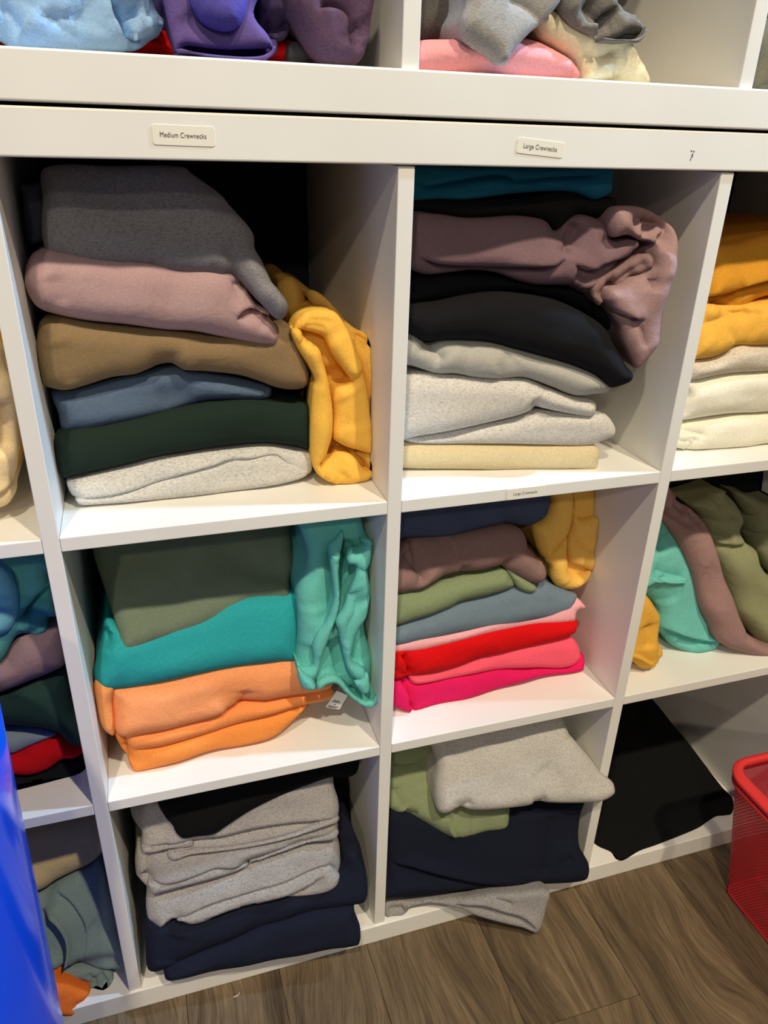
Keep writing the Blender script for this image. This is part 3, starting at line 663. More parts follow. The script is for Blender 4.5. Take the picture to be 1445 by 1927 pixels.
G[35] = piece('folded_sweatshirt', (-0.04458, 0.06557, 0.2), (248, 158, 104), None, 'r2c1',
  [-321.8, 517.1, -325.6, 481, -325.9, 461.3, -318.4, 451.4, -299.8, 449, -267.8, 447.9, -228.1, 449.9, -200.9, 452.4, -179.7, 460.3, -152, 457.3, -109.3, 454.5, -61.4, 452.8, -53.4, 463.4, -74.8, 479.9, -100.4, 508.4, -161.4, 514.4, -228.4, 514.9, -273.4, 514.5, -304.4, 516.5],
  [('v', [-178, 459.8, -172.7, 468.7, -169.2, 482.8], 0.005, 0.012), ('d', [-200.5, 456.8, -175.4, 469.4, -147.2, 473.9], 0.003, 0.02)], label='peach orange folded sweatshirt on top of the orange pile under the teal one', group=GROUPS['r2c1'], R=0.024)
G[36] = piece('sleeve', (0.01039, 0.06557, 0.1), (250, 160, 96), None, 'r2c1',
  [-338.8, 528.3, -341.6, 495.2, -339, 465.6, -328.2, 452.4, -324.2, 475.2, -323.8, 498.1, -319.9, 519.8],
  [], parent=G[35], R=0.012, yb=0.3)
G[37] = piece('folded_sweatshirt', (-0.18286, 0.06557, 0.45), (44, 160, 168), None, 'r2c1',
  [-326.7, 577.6, -336.2, 553.1, -339.6, 542, -338.1, 530, -331, 522.1, -316.3, 519.7, -273.4, 518, -222.3, 518.5, -169.3, 517.5, -125, 513.8, -102.3, 512.4, -89.7, 589.3, -104.9, 594.9, -132.3, 599.3, -159.4, 600.5, -200.1, 594.7, -239.5, 589.2, -277.9, 583.8, -302.3, 585.1, -313.1, 595.8, -320.4, 597],
  [('v', [-325.4, 568.6, -319.9, 576.4, -314.5, 584.3], 0.006, 0.008), ('v', [-316.2, 569.9, -319.6, 579.3, -320.2, 591.1], 0.006, 0.008)], label='turquoise teal folded sweatshirt between the sage green and peach orange ones', group=GROUPS['r2c1'], R=0.03)
G[38] = piece('folded_sweatshirt', (-0.62052, 0.06557, 1.2), (108, 122, 104), None, 'r2c1',
  [-329.6, 656.5, -319.1, 623.6, -313.5, 605.4, -308.3, 585.4, -305.4, 572.4, -298.1, 570.2, -267, 573.6, -222.1, 577.6, -188.7, 581.2, -167.8, 585.3, -153.3, 589.3, -132.7, 589.2, -104.7, 589.3, -99.3, 605.5, -91.6, 616.7, -87.7, 646, -86.8, 656.1, -172.4, 659.5, -240.3, 661.5, -327.1, 665.5],
  [('d', [-167.6, 649.2, -161.5, 629.1, -133.6, 614.1, -99.7, 607.9], 0.006, 0.02)], label='sage green folded sweatshirt on top of the turquoise teal one', group=GROUPS['r2c1'], R=0.02, amp=0.0015, yb=0.37)
G[39] = piece('hanging_sweatshirt', (-0.02042, 0.01192, 0.12), (104, 192, 184), None, 'r2c1',
  [-101.3, 703.5, -92.7, 685.4, -86.6, 667.3, -83.3, 649.3, -85.5, 628.8, -94.7, 612.2, -99.6, 597.8, -99.7, 571.7, -101.8, 540.7, -105.2, 512.4, -105, 501, -104.3, 486.1, -99.7, 473.2, -91, 468, -80.6, 468.3, -69.8, 474, -57.8, 472.8, -46, 457.5, -32.5, 441.9, -18.6, 429.3, -9.2, 427.2, -2.7, 433.7, -2.3, 442.7, -7.9, 457.7, -6.5, 481.3, -6.6, 498.2, -13.1, 527.6, -15, 547.4, -7.7, 579.7, -9.3, 617.4, -4.5, 644.1, -4.3, 657.6, -11.4, 669, -19.6, 693.5, -39.4, 698.8, -67.2, 702.1],
  [('v', [-40.1, 671.3, -42.3, 646.4, -46, 616.8, -48.3, 586.4, -52, 563.5, -56.1, 549.9], 0.022, 0.014), ('d', [-58.6, 540.7, -54.7, 523.9, -50.7, 506.7, -45.2, 485.7], 0.016, 0.02), ('d', [-45.8, 622.9, -41.2, 634.3, -37.9, 648.8], 0.014, 0.02), ('v', [-79.8, 487.7, -67.7, 491.6, -54.2, 489.2, -45.4, 479.1], 0.0016, 0.004), ('v', [-39.6, 469.4, -27.5, 454.9, -15.2, 447.2, -4.3, 439.6], 0.012, 0.008), ('r', [-85.9, 587.9, -88.4, 561.9, -91.3, 530.7], 0.004, 0.03)], label='mint turquoise sweatshirt stuffed upright with its sleeves hanging down the divider', group=GROUPS['r2c1'], R=0.02, amp=0.0012)
G[40] = piece('sleeve', (-0.03642, 0.01192, 0.12), (106, 194, 188), None, 'r2c1',
  [-63.3, 667.8, -55.5, 673.9, -49.7, 680.3, -45.4, 684, -45, 675.4, -49.1, 652.7, -51.1, 632.3, -50.7, 608.3, -53.7, 584.3, -62, 559.4, -71.5, 535.9, -77.9, 519.6, -81.4, 504.1, -87, 492.2, -90.9, 485.7, -100.7, 495.1, -107.8, 512.6, -108, 522.3, -99.9, 512.7, -89.8, 512.3, -87.8, 524.7, -87.9, 540.6, -81.5, 555.9, -68, 573.7, -59.6, 597.6, -59.6, 612.7, -62, 645.7],
  [('v', [-62.9, 659.7, -57.5, 656.1, -51.9, 656], 0.002, 0.003), ('v', [-106.7, 518.8, -98.9, 502.8, -89.2, 491.9], 0.003, 0.004), ('v', [-54.8, 652, -53.4, 626.7, -52.7, 602.5], 0.002, 0.003)], parent=G[39], R=0.011, yb=0.09)
G[41] = piece('sleeve', (-0.04042, 0.01192, 0.12), (106, 194, 188), None, 'r2c1',
  [-42.5, 652.3, -40.1, 662.2, -33.1, 662.7, -26.1, 658.8, -21.6, 666.9, -25.8, 670.4, -18.7, 672.7, -10.9, 669.1, -10.3, 662.5, -12.8, 642.2, -16.3, 629.3, -13.8, 604.6, -19, 569.9, -27.4, 557.3, -34.3, 544.3, -39.7, 513.2, -24.8, 498.8, -18.2, 484.2, -18.9, 466, -26.9, 465.1, -35.6, 482.8, -45.7, 499.7, -51, 523.5, -55.9, 556.1, -58.6, 570.6, -47.8, 587.2, -40, 608.8, -31.6, 631.6, -33.5, 640.8, -40.6, 641.8],
  [('v', [-29.4, 637.2, -22.3, 632.4, -15.8, 632.2], 0.002, 0.003), ('v', [-37.1, 484, -26.5, 485.9, -20.3, 491.3], 0.003, 0.004), ('d', [-38.6, 608.6, -30.2, 595.1, -21.6, 587.5], 0.006, 0.012), ('v', [-31.6, 601.4, -34.9, 580.5, -44, 564.9, -47.7, 535.6], 0.002, 0.004), ('v', [-33.1, 662.7, -28.9, 657.7, -23.1, 664.2, -21.6, 668.4], 0.01, 0.006)], parent=G[39], R=0.012, yb=0.09)
G[42] = piece('cuff', (-0.04042, 0.01192, 0.12), (108, 196, 188), None, 'r2c1',
  [-108.6, 518.7, -102.2, 511.4, -89.9, 497.3, -87, 490.2, -88.2, 484.2, -94.8, 483, -103.3, 488.1, -108, 501, -108.9, 514],
  [], parent=G[39], R=0.009, yb=0.07)
G[43] = piece('cuff', (-0.04442, 0.01192, 0.12), (108, 196, 188), None, 'r2c1',
  [-38.8, 487, -30.6, 488, -22.2, 497, -18.9, 485.5, -19.6, 469, -26.5, 466.8, -31.7, 471.6],
  [], parent=G[39], R=0.009, yb=0.07)
G[44] = piece('hem', (-0.03642, 0.01192, 0.12), (108, 196, 188), None, 'r2c1',
  [-86.4, 488.8, -83.3, 493.1, -72.9, 497.2, -61.1, 495.5, -51, 484.8, -43.8, 471.7, -35, 460.5, -22.9, 450.6, -13.7, 450, -7.7, 455.9, -6.6, 446.8, -13.5, 439.7, -23.1, 441.8, -36.7, 454.3, -49.9, 469.6, -61.5, 484.7, -73.3, 485.8, -83.8, 480.4],
  [('v', [-83.4, 491.5, -71.5, 494.8, -59.7, 492.4, -49.7, 479.6], 0.001, 0.003)], parent=G[39], R=0.006, yb=0.06)
G[45] = piece('folded_sweatshirt', (0.01866, 0.04173, 0.08), (222, 28, 96), None, 'r2c2',
  [22.3, 440.8, 21.7, 408.1, 42.6, 388.6, 58.9, 382.6, 117.1, 381.7, 181.3, 386.8, 247.8, 392.1, 332.1, 386.9, 336.4, 398.4, 331.5, 416, 310.7, 408.8, 245.8, 414.9, 183.1, 426.8, 115.2, 428.8, 53.9, 434.2, 38, 439.3],
  [('s', [54.8, 385.5, 47.3, 401.8, 46.2, 419.8, 38.8, 438.2], 0.009, 0.02)], label='magenta folded sweatshirt at the bottom of the pink and red pile', group=GROUPS['r2c2'], R=0.018)
G[46] = piece('folded_sweatshirt', (-0.05551, 0.04173, 0.25), (252, 92, 116), None, 'r2c2',
  [54.2, 442.6, 55.7, 432.5, 65.6, 428.9, 114.6, 426.6, 182.3, 425.5, 243.8, 416.4, 289.3, 406.8, 307.9, 407.3, 322.8, 416.9, 321.6, 432.6, 305.2, 452.3, 244, 453.5, 182.7, 451.2, 127.5, 444.1, 86.4, 442.6],
  [], label='hot pink folded sweatshirt between the red and magenta ones', group=GROUPS['r2c2'], R=0.014)
G[47] = piece('folded_sweatshirt', (-0.04125, 0.04173, 0.2), (214, 14, 20), None, 'r2c2',
  [21.6, 490.5, 19.6, 454, 31.8, 444.7, 51.4, 446.4, 83.4, 445.6, 124.2, 445.9, 161.8, 451.6, 195.9, 450.9, 239.5, 452.5, 297.8, 455.8, 312.2, 462.3, 312.3, 481.1, 283, 488.6, 238.6, 490.5, 174.2, 492.4, 124.4, 489.9, 72.1, 486.3],
  [('s', [51.4, 446, 43.2, 460.8, 42.3, 470.8, 36, 481.8], 0.008, 0.014), ('v', [26.5, 464.3, 36, 456.4, 51.6, 452.3], 0.004, 0.006), ('d', [170.2, 460.9, 153.3, 452.1, 178.6, 467.4], 0.002, 0.015)], label='bright red folded sweatshirt between pale pink and hot pink ones', group=GROUPS['r2c2'], R=0.02)
G[48] = piece('folded_sweatshirt', (-0.08417, 0.04173, 0.3), (244, 176, 184), None, 'r2c2',
  [24.3, 500.9, 23.2, 484.8, 46.3, 481.5, 73.9, 479.3, 126.6, 481.5, 176.8, 483.8, 241.6, 483.1, 308, 477.4, 312.9, 492, 327.7, 494.2, 324.1, 501.9, 311.9, 511.8, 242.5, 511.5, 115.2, 499.3],
  [], label='pale pink folded sweatshirt peeking out under the slate blue one', group=GROUPS['r2c2'], R=0.012)
G[49] = piece('folded_sweatshirt', (-0.19249, 0.04173, 0.5), (112, 130, 146), None, 'r2c2',
  [24.5, 522.9, 21.5, 499.8, 71.5, 496.8, 123.7, 497.6, 185.5, 495.1, 237.1, 495.6, 281, 494, 303.2, 498.3, 315.7, 519.3, 303.4, 525.7, 282.3, 535.7, 265.7, 544, 243.9, 545.3, 209.8, 548.4, 179.5, 544.2, 134, 544.1, 76.3, 532.8],
  [], label='slate blue folded sweatshirt on the pale pink one beneath sage green', group=GROUPS['r2c2'], R=0.022, amp=0.0014)
G[50] = piece('folded_sweatshirt', (-0.09817, 0.04173, 0.3), (132, 146, 112), None, 'r2c2',
  [24.9, 569.1, 22.2, 527.9, 63.6, 528.6, 111.3, 535.7, 127.6, 540.6, 172.6, 542.8, 202, 545.8, 210.6, 550.4, 206.8, 562.1, 196.7, 574.7, 174, 576.3, 137.3, 576.4, 97.4, 572.5, 65.9, 567.9],
  [], label='sage green folded sweatshirt under the mauve one with a rolled end', group=GROUPS['r2c2'], R=0.022)
G[51] = piece('sleeve', (-0.09417, 0.04173, 0.3), (136, 150, 116), None, 'r2c2',
  [198.7, 574.3, 204.5, 559.8, 214.6, 544.8, 231.4, 535.7, 240.5, 537.6, 242, 544.2, 227.7, 556.2],
  [], parent=G[50], R=0.012, yb=0.25)
G[52] = piece('folded_sweatshirt', (-0.10817, 0.04173, 0.3), (142, 114, 112), None, 'r2c2',
  [27, 634, 23.3, 576.7, 70.1, 570.2, 85.7, 574.8, 109.5, 583.1, 129.3, 583.7, 161.3, 582.4, 190, 583.9, 198.1, 577.2, 231, 555.6, 248, 551.9, 258.1, 561.1, 255.1, 578.3, 232.4, 603.6, 225.4, 622.6, 216.6, 632.8, 192.2, 640.7, 143.8, 638.9, 89.2, 637.5, 55, 637],
  [('v', [45.2, 628.1, 53.5, 611.4, 65.6, 592.3, 74.6, 582.2], 0.01, 0.012), ('d', [53.9, 618.3, 76.8, 621.9, 112, 630.9], 0.014, 0.03), ('d', [91.5, 609.4, 98.4, 594.3, 109.6, 583.8], 0.003, 0.01), ('v', [190, 583.5, 196.5, 590.5, 194.7, 598], 0.005, 0.007), ('v', [220, 608.9, 236.3, 592, 250.9, 578.9], 0.003, 0.008), ('v', [125.4, 584.6, 130.4, 589.5, 133.9, 596.1], 0.004, 0.008)], label='mauve folded sweatshirt between the navy blue and sage green ones', group=GROUPS['r2c2'], R=0.026)
G[53] = piece('folded_sweatshirt', (-0.0845, 0.04173, 0.25), (66, 78, 108), None, 'r2c2',
  [27.8, 703.8, 24.9, 645, 52.4, 642.5, 93.6, 637.5, 128.3, 637.2, 167.9, 640.8, 196.2, 641.3, 229, 634, 254.2, 643.5, 261.3, 661.6, 257.5, 687.4, 149.2, 696.4],
  [('d', [180, 646.7, 212.6, 653.2, 245.8, 659.9], 0.003, 0.02)], label='navy blue folded sweatshirt at the top under the narrow sticker shelf', group=GROUPS['r2c2'], R=0.028)
G[54] = piece('hanging_sweatshirt', (0.04849, 0.0, 0.12), (238, 190, 96), None, 'r2c2',
  [273.3, 672.9, 281.4, 642.1, 273.8, 619.1, 258.4, 607.9, 262.4, 583, 273.1, 563.6, 283.5, 550.8, 289.9, 529.1, 301.9, 513.3, 325.6, 507.4, 341.6, 515, 350.9, 532, 355.7, 559.3, 352.3, 594, 350.5, 641, 342.4, 665.8, 315.9, 672.8, 294.9, 674.9],
  [], label='pale yellow sweatshirt stuffed upright between the pile and the divider', group=GROUPS['r2c2'], R=0.014, amp=0.0012)
G[55] = piece('sleeve', (0.02849, 0.0, 0.12), (238, 190, 96), None, 'r2c2',
  [259.1, 686.8, 269.1, 652.4, 259.9, 630.1, 243.6, 621.4, 248.7, 594.8, 259.1, 575.8, 267.4, 572.5, 280.2, 587.4, 295.1, 603, 301.3, 620.8, 303.2, 642.1, 301.9, 661.4, 298.7, 682.7],
  [], parent=G[54], R=0.016, yb=0.25)
G[56] = piece('sleeve', (0.03449, 0.0, 0.12), (238, 190, 96), None, 'r2c2',
  [306.2, 679.5, 306.2, 658.4, 308.1, 647.5, 309, 631.2, 315.4, 624.6, 323.8, 623.1, 345.1, 622.6, 345.3, 601.6, 348.9, 567.3, 344.6, 541.6, 325.8, 548.8, 305.4, 558.5, 301.3, 573.7, 299.3, 597.4, 304.8, 615.4, 306.6, 632.6, 305.5, 649.9, 303.8, 677.6],
  [('v', [305.5, 596.6, 318, 582.7, 330.9, 572, 347.3, 564.1], 0.005, 0.007), ('v', [308, 656, 323.5, 651.1, 342.7, 646.8], 0.002, 0.005), ('v', [309.6, 630, 316.6, 624.9, 323.3, 623.6], 0.006, 0.005)], parent=G[54], R=0.01, yb=0.22)
G[57] = piece('fold', (0.03049, 0.0, 0.12), (238, 190, 96), None, 'r2c2',
  [265.3, 569.5, 280.3, 585.2, 295.3, 600.5, 298.8, 576.1, 304.7, 550.5, 320.9, 536.3, 328.7, 537.9, 340.8, 543.1, 339.1, 535.3, 331.6, 524.6, 314.3, 516.5, 289.9, 522.5, 276.9, 538.2, 271.8, 559.7],
  [('v', [302.4, 557.6, 312, 542.6, 324.8, 533.9], 0.006, 0.006), ('r', [283.7, 571.5, 287.8, 548.4, 298.7, 530.8], 0.003, 0.015)], parent=G[54], R=0.014, yb=0.2)
G[58] = piece('standing_sweatshirt', (-0.03777, 0.0, 0.18), (226, 172, 70), None, 'r2c3',
  [385.7, 526.5, 373.1, 474.5, 373.2, 422.7, 388.6, 416.8, 400.5, 408.6, 414.8, 397.1, 434.1, 395.3, 442.8, 406.3, 448.8, 416, 442.6, 433.1, 438.2, 439.5, 438.7, 476, 427.5, 494.9, 414.5, 512.2, 402.5, 522.4],
  [('v', [412.2, 473.4, 416, 450.2, 415.6, 432.8], 0.005, 0.012), ('s', [391.3, 430, 409.2, 418, 427.5, 405], -0.004, 0.01), ('v', [438.2, 435.9, 435.7, 420.4, 439, 405.6], 0.003, 0.005)], label='golden yellow sweatshirt corner slumped against the divider beside the mint one', group=GROUPS['r2c3'], R=0.014, yb=0.2)
G[59] = piece('standing_sweatshirt', (-0.04817, -0.0149, 0.28), (112, 192, 184), None, 'r2c3',
  [452, 609.3, 439.3, 585.1, 430.2, 560.4, 426.8, 534.9, 421.6, 506.1, 444.6, 489.9, 460.3, 471.1, 459.9, 439.1, 474.9, 425, 483, 411.7, 511.3, 393.5, 533.8, 385.8, 562.3, 387, 573.2, 398, 578.1, 402.5, 560.7, 429.5, 543.5, 457.8, 536.5, 487.7, 523.7, 514.6, 507.1, 544.9, 492.9, 569.5, 479.9, 588.7, 467.2, 602.9],
  [('s', [439.3, 520.3, 469.1, 514, 496.3, 512.2], -0.007, 0.012), ('v', [440.1, 534.9, 463.1, 525.5, 496.2, 514.7], 0.004, 0.01), ('v', [452.6, 574, 458.5, 563.6, 461.5, 555.1], 0.01, 0.008), ('v', [450.5, 590.3, 461.9, 582.6, 471.5, 579.1, 479.1, 580.7], 0.006, 0.012), ('s', [460.9, 440.7, 482.6, 432.4, 514.6, 419, 547.2, 409.8, 569.8, 406.4], 0.008, 0.012), ('d', [440.4, 513.6, 452.1, 495.5, 462.2, 474.2], 0.01, 0.02), ('v', [546.3, 435.1, 548.7, 422.6, 547.1, 410.7], 0.004, 0.006), ('v', [486.8, 418, 506.9, 408.1, 531.2, 400.9], 0.005, 0.008)], label='mint turquoise sweatshirt leaning between the golden yellow and mauve ones', group=GROUPS['r2c3'], R=0.02)
G[60] = piece('standing_sweatshirt', (-0.07474, -0.05365, 0.32), (156, 124, 122), None, 'r2c3',
  [442.4, 649, 440.3, 618.6, 456.4, 607.9, 464.5, 599.5, 476.3, 582.8, 491, 557.8, 505.8, 524.5, 513.4, 501.2, 521, 474.4, 535.4, 448.1, 547.1, 425.2, 565.6, 410.8, 593.2, 398.8, 623.8, 388, 649.5, 381.2, 690.6, 372.7, 690.1, 393.4, 649.1, 400.4, 623.4, 410.5, 605.7, 424.5, 585.6, 455.3, 571.7, 489.9, 556, 520.9, 542.4, 562.4, 531, 588.8, 517.9, 608.8, 503.1, 624.1, 489.3, 631.4, 467.6, 653.1, 453.3, 669.4],
  [('s', [451.2, 633, 467.4, 619.4, 483.7, 607.1, 500.3, 598.2], 0.009, 0.012), ('v', [500.3, 598.2, 505.8, 602.1, 515.1, 604.4], 0.008, 0.008), ('v', [467.5, 640.9, 478.3, 629.2, 485.6, 618.6], 0.012, 0.012), ('v', [492.9, 625, 500.3, 611.9, 504.9, 601.4], 0.008, 0.008), ('v', [589, 419.9, 596.8, 427.3, 605.7, 427.9], 0.003, 0.01), ('d', [515.2, 536.3, 526.5, 533.6, 534, 537.6], 0.003, 0.02)], label='mauve sweatshirt folded into a long strip leaning on the mint one', group=GROUPS['r2c3'], R=0.024)
G[61] = piece('standing_sweatshirt', (-0.05021, -0.04471, 0.3), (140, 142, 108), None, 'r2c3',
  [512.8, 621.2, 530.1, 603.7, 547.8, 576.3, 555.9, 555.9, 570.5, 514.8, 587.2, 477.7, 602.1, 443.7, 623.1, 420.4, 642.9, 396.9, 665.6, 379.8, 733.7, 366.9, 728.8, 466.4, 665.4, 490.9, 638.6, 519.2, 631.6, 541.7, 611.8, 557, 602.4, 574.4, 606.2, 590.4, 591.7, 617.7, 578.3, 633.3, 569.5, 638, 542.9, 631.4],
  [('s', [550, 561.4, 565.6, 559.1, 583.2, 557.3, 608.8, 556.4], 0.008, 0.012), ('v', [532, 600.3, 555.1, 593.4, 574.5, 591.6, 584, 598.9], 0.006, 0.014), ('v', [549.8, 571.2, 565.3, 568.9, 579, 565.9], 0.008, 0.01), ('v', [573.4, 635.3, 574.6, 625.6, 564.2, 616.8, 550.9, 609.9], 0.008, 0.012)], label='olive sage sweatshirt leaning on the mauve strip', group=GROUPS['r2c3'], R=0.026)
G[62] = piece('standing_sweatshirt', (-0.03056, -0.02981, 0.3), (126, 128, 100), None, 'r2c3',
  [610.9, 620.9, 617.4, 607.1, 630.2, 587.6, 641.3, 561.2, 659.1, 525.2, 674.7, 501.1, 705.7, 471.2, 758.1, 465, 751.5, 596.7, 666.8, 600.9, 641.7, 613.2, 625.2, 618],
  [('s', [622, 590, 638.5, 585.1, 646.3, 597.8, 652.4, 600.6], 0.008, 0.012), ('s', [641.2, 564.6, 649.8, 555.3, 662.7, 560.8], 0.006, 0.01), ('v', [630.3, 585.9, 645.9, 547.2, 659.3, 518.3], 0.01, 0.012)], label='dark sage sweatshirt with a cuff squeezed behind the olive sage one', group=GROUPS['r2c3'], R=0.02)
G[63] = piece('folded_sweatshirt', (0.06248, 0.0, 0.2), (20, 21, 24), None, 'r2c3',  # sage garments deep in shade, the shade painted as near-black cloth
  [505.2, 635.9, 504.6, 617, 542.7, 600.8, 578.2, 577.4, 606.7, 590.5, 638.5, 594.4, 672.2, 585.4, 718.9, 567.5, 835.9, 558.6, 823.1, 640.3, 622.2, 645.8],
  [], label='sage folded sweatshirt coloured near black for shade above the leaning row', group=GROUPS['r2c3'], R=0.02)
G[64] = piece('folded_sweatshirt', (0.01258, 0.02981, 0.15), (20, 22, 27), None, 'r2c0',
  [-549.2, 431.1, -450.3, 401.7, -432.2, 394.7, -409.2, 395.8, -393.2, 404, -371.7, 403.6, -368.8, 374.5, -368.2, 353, -389.8, 344, -422.6, 348.7, -447.8, 345.4, -486.5, 354, -560.5, 370.6],
  [], label='black folded sweatshirt at the bottom under the red one behind the bin', group=GROUPS['r2c0'], R=0.02)
G[65] = piece('folded_sweatshirt', (-0.0111, 0.02981, 0.2), (196, 16, 26), None, 'r2c0',
  [-544.4, 455.7, -445.7, 429.6, -426, 434.4, -406.1, 439.2, -392.5, 443.8, -380.5, 423.4, -369, 410.7, -381.6, 403.5, -392.8, 405.7, -410.4, 396.9, -431.8, 394.5, -450.1, 400.2, -477.5, 406.3, -550.4, 421.9],
  [], label='red folded sweatshirt between black and slate ones behind the bin', group=GROUPS['r2c0'], R=0.02)
G[66] = piece('folded_sweatshirt', (-0.0091, 0.02981, 0.2), (132, 146, 160), None, 'r2c0',
  [-540.1, 482.4, -444.6, 459.3, -423, 456.1, -407.9, 449.7, -394.3, 441.1, -409.9, 435.7, -429.9, 430.9, -446.3, 427.2, -473.7, 432, -546.3, 447.2],
  [], label='pale slate grey sweatshirt edge between red and dark green ones', group=GROUPS['r2c0'], R=0.016)
G[67] = piece('folded_sweatshirt', (-0.05181, 0.02981, 0.25), (34, 58, 54), None, 'r2c0',
  [-528.3, 530.6, -440.3, 514.9, -419.6, 521.2, -395.7, 526.9, -376.1, 521.2, -369.8, 479.5, -362.9, 461.6, -361.9, 444.7, -369.2, 431.2, -382.5, 438, -393, 455.1, -412.1, 464.9, -440.4, 473.1, -534.4, 493.7],
  [], label='dark green sweatshirt drooping past the divider over the red one', group=GROUPS['r2c0'], R=0.026)
G[68] = piece('folded_sweatshirt', (-0.11623, 0.02981, 0.35), (140, 116, 122), None, 'r2c0',
  [-518.6, 581, -435, 564.6, -431.5, 568.7, -416.1, 583.6, -402.2, 586.1, -385.3, 588.1, -371.4, 589, -371.8, 543.5, -385.9, 536, -409.6, 530.6, -436, 524.3, -455.5, 522.8, -525.7, 532.6],
  [], label='mauve folded sweatshirt on the dark green one beside the divider', group=GROUPS['r2c0'], R=0.028)
G[69] = piece('bunched_sweatshirt', (-0.21167, 0.02981, 0.5), (84, 160, 156), None, 'r2c0',
  [-504.9, 684.8, -377.9, 670.4, -374.9, 644.9, -373, 607.6, -371.6, 602.3, -382.8, 601.7, -385.9, 588.9, -397.1, 585.6, -408.5, 590.6, -417.6, 588.7, -433.3, 567.9, -448.8, 560.3, -518.7, 565.7],
  [('s', [-412.6, 606.1, -403.9, 616.6, -393.7, 626.9, -380.4, 636.8, -372.3, 641.6], 0.012, 0.03), ('v', [-408.4, 590.9, -396.3, 592, -386.3, 600.7, -380, 602.8], 0.006, 0.008)], label='teal mint sweatshirt bunched at the top of the pile behind the bin', group=GROUPS['r2c0'], R=0.02)
G[70] = piece('sleeve', (-0.05514, 0.02981, 0.2), (120, 196, 214), None, 'r2c0',  # same teal mint cloth, cool light on it put into a cyan colour
  [-480.4, 692.8, -428, 681.9, -415.5, 672.8, -408.8, 661.3, -406.1, 636.3, -409.5, 617, -417.3, 603, -427, 598, -442.2, 592, -496.7, 598.2],
  [], parent=G[69], R=0.03, yb=0.12)
G[71] = piece('bunched_sweatshirt', (-0.01494, -0.00596, 0.3), (236, 116, 44), None, 'r3c0',
  [-499.1, 97.1, -460.2, 83.7, -444.4, 78.1, -431.3, 71.6, -418.8, 59.5, -408.9, 48.2, -415.8, 38.7, -424.8, 34.9, -427, 23.8, -435.1, 21.4, -446, 24.1, -506.9, 41.3],
  [], label='orange sweatshirt crumpled at the bottom beside the blue bin', group=GROUPS['r3c0'], R=0.016, yb=0.2)
G[72] = piece('bunched_sweatshirt', (-0.03052, -0.02981, 0.55), (132, 152, 150), None, 'r3c0',
  [-478.2, 179.6, -459.3, 174.6, -438.9, 181.1, -415.3, 188.5, -394.8, 192.6, -382.5, 198.4, -377.4, 186.7, -372.7, 159, -369.2, 139.5, -367.1, 115, -358.6, 79.7, -358.9, 70.4, -366.9, 62.5, -384.2, 63.7, -398.1, 68, -419.8, 78, -439.2, 82.2, -448, 78.9, -475.5, 82.6, -541.9, 97.1, -534.9, 159.8],
  [('s', [-442.1, 81.8, -436.9, 87.3, -429.8, 106.8, -428.8, 122.4, -433.8, 137.9, -443.9, 150.5, -457.2, 156.4], -0.014, 0.03), ('s', [-439.4, 176.6, -421.2, 162.5, -409.2, 143.5, -404.4, 126.6, -406.1, 107.1, -411, 92.3, -418.9, 86], 0.0025, 0.006), ('d', [-430.6, 83.3, -405.3, 80.4, -382.5, 77.5, -365.6, 73.2], 0.012, 0.01), ('d', [-396.3, 131.6, -385.9, 121.5, -378.4, 112], 0.003, 0.02)], label='pale blue sage crewneck with its neckline and seam facing out', group=GROUPS['r3c0'], R=0.018, yb=0.3)
G[73] = piece('sleeve', (-0.00197, -0.02981, 0.2), (136, 154, 148), None, 'r3c0',
  [-458.1, 77.6, -448.8, 73.9, -434.8, 73.2, -412.6, 68.3, -393.3, 61.1, -381.5, 48.4, -381, 35, -389.7, 20.2, -405.2, 25.1, -422.3, 38.2, -425.7, 44.9, -437.4, 54.2, -450.2, 63.8],
  [('v', [-413.2, 63.8, -403.5, 49.6, -403.5, 26.9], 0.004, 0.005), ('v', [-396.5, 58.7, -391.1, 43.9, -387.8, 35.2], 0.008, 0.008), ('v', [-425.5, 47.1, -419.5, 48.9, -416, 53.5], 0.008, 0.007)], parent=G[72], R=0.012, yb=0.15)
G[74] = piece('folded_sweatshirt', (-0.05774, -0.02981, 0.6), (208, 188, 142), None, 'r3c0',
  [-547.6, 267, -507.9, 263.9, -460.3, 263.3, -411.6, 262.6, -374.8, 260.3, -372.1, 220, -380.5, 209.7, -394.4, 203.3, -413.2, 199.1, -436.3, 193.3, -456.5, 185.9, -516.5, 182.7, -556, 184.2],
  [('v', [-396.1, 237, -393.4, 223.7, -389, 212.8], 0.004, 0.007)], label='cream folded sweatshirt lying on the pale blue sage crewneck', group=GROUPS['r3c0'], R=0.024)
G[75] = piece('folded_sweatshirt', (-0.06947, -0.08346, 0.3), (24, 28, 44), None, 'r3c1',
  [-309.8, 82.7, -312.5, 66.4, -307, 62.3, -258.5, 61.9, -199.5, 62.1, -139, 62.3, -89.5, 62.5, -44.3, 61, -40.3, 67.3, -40, 86.2, -45.7, 106.2, -48.7, 124.1, -109.2, 126.3, -158.2, 120.4, -206.8, 109.5, -266.6, 96.1],
  [], label='navy folded sweatshirt at the bottom jutting over the floor', group=GROUPS['r3c1'], R=0.022)
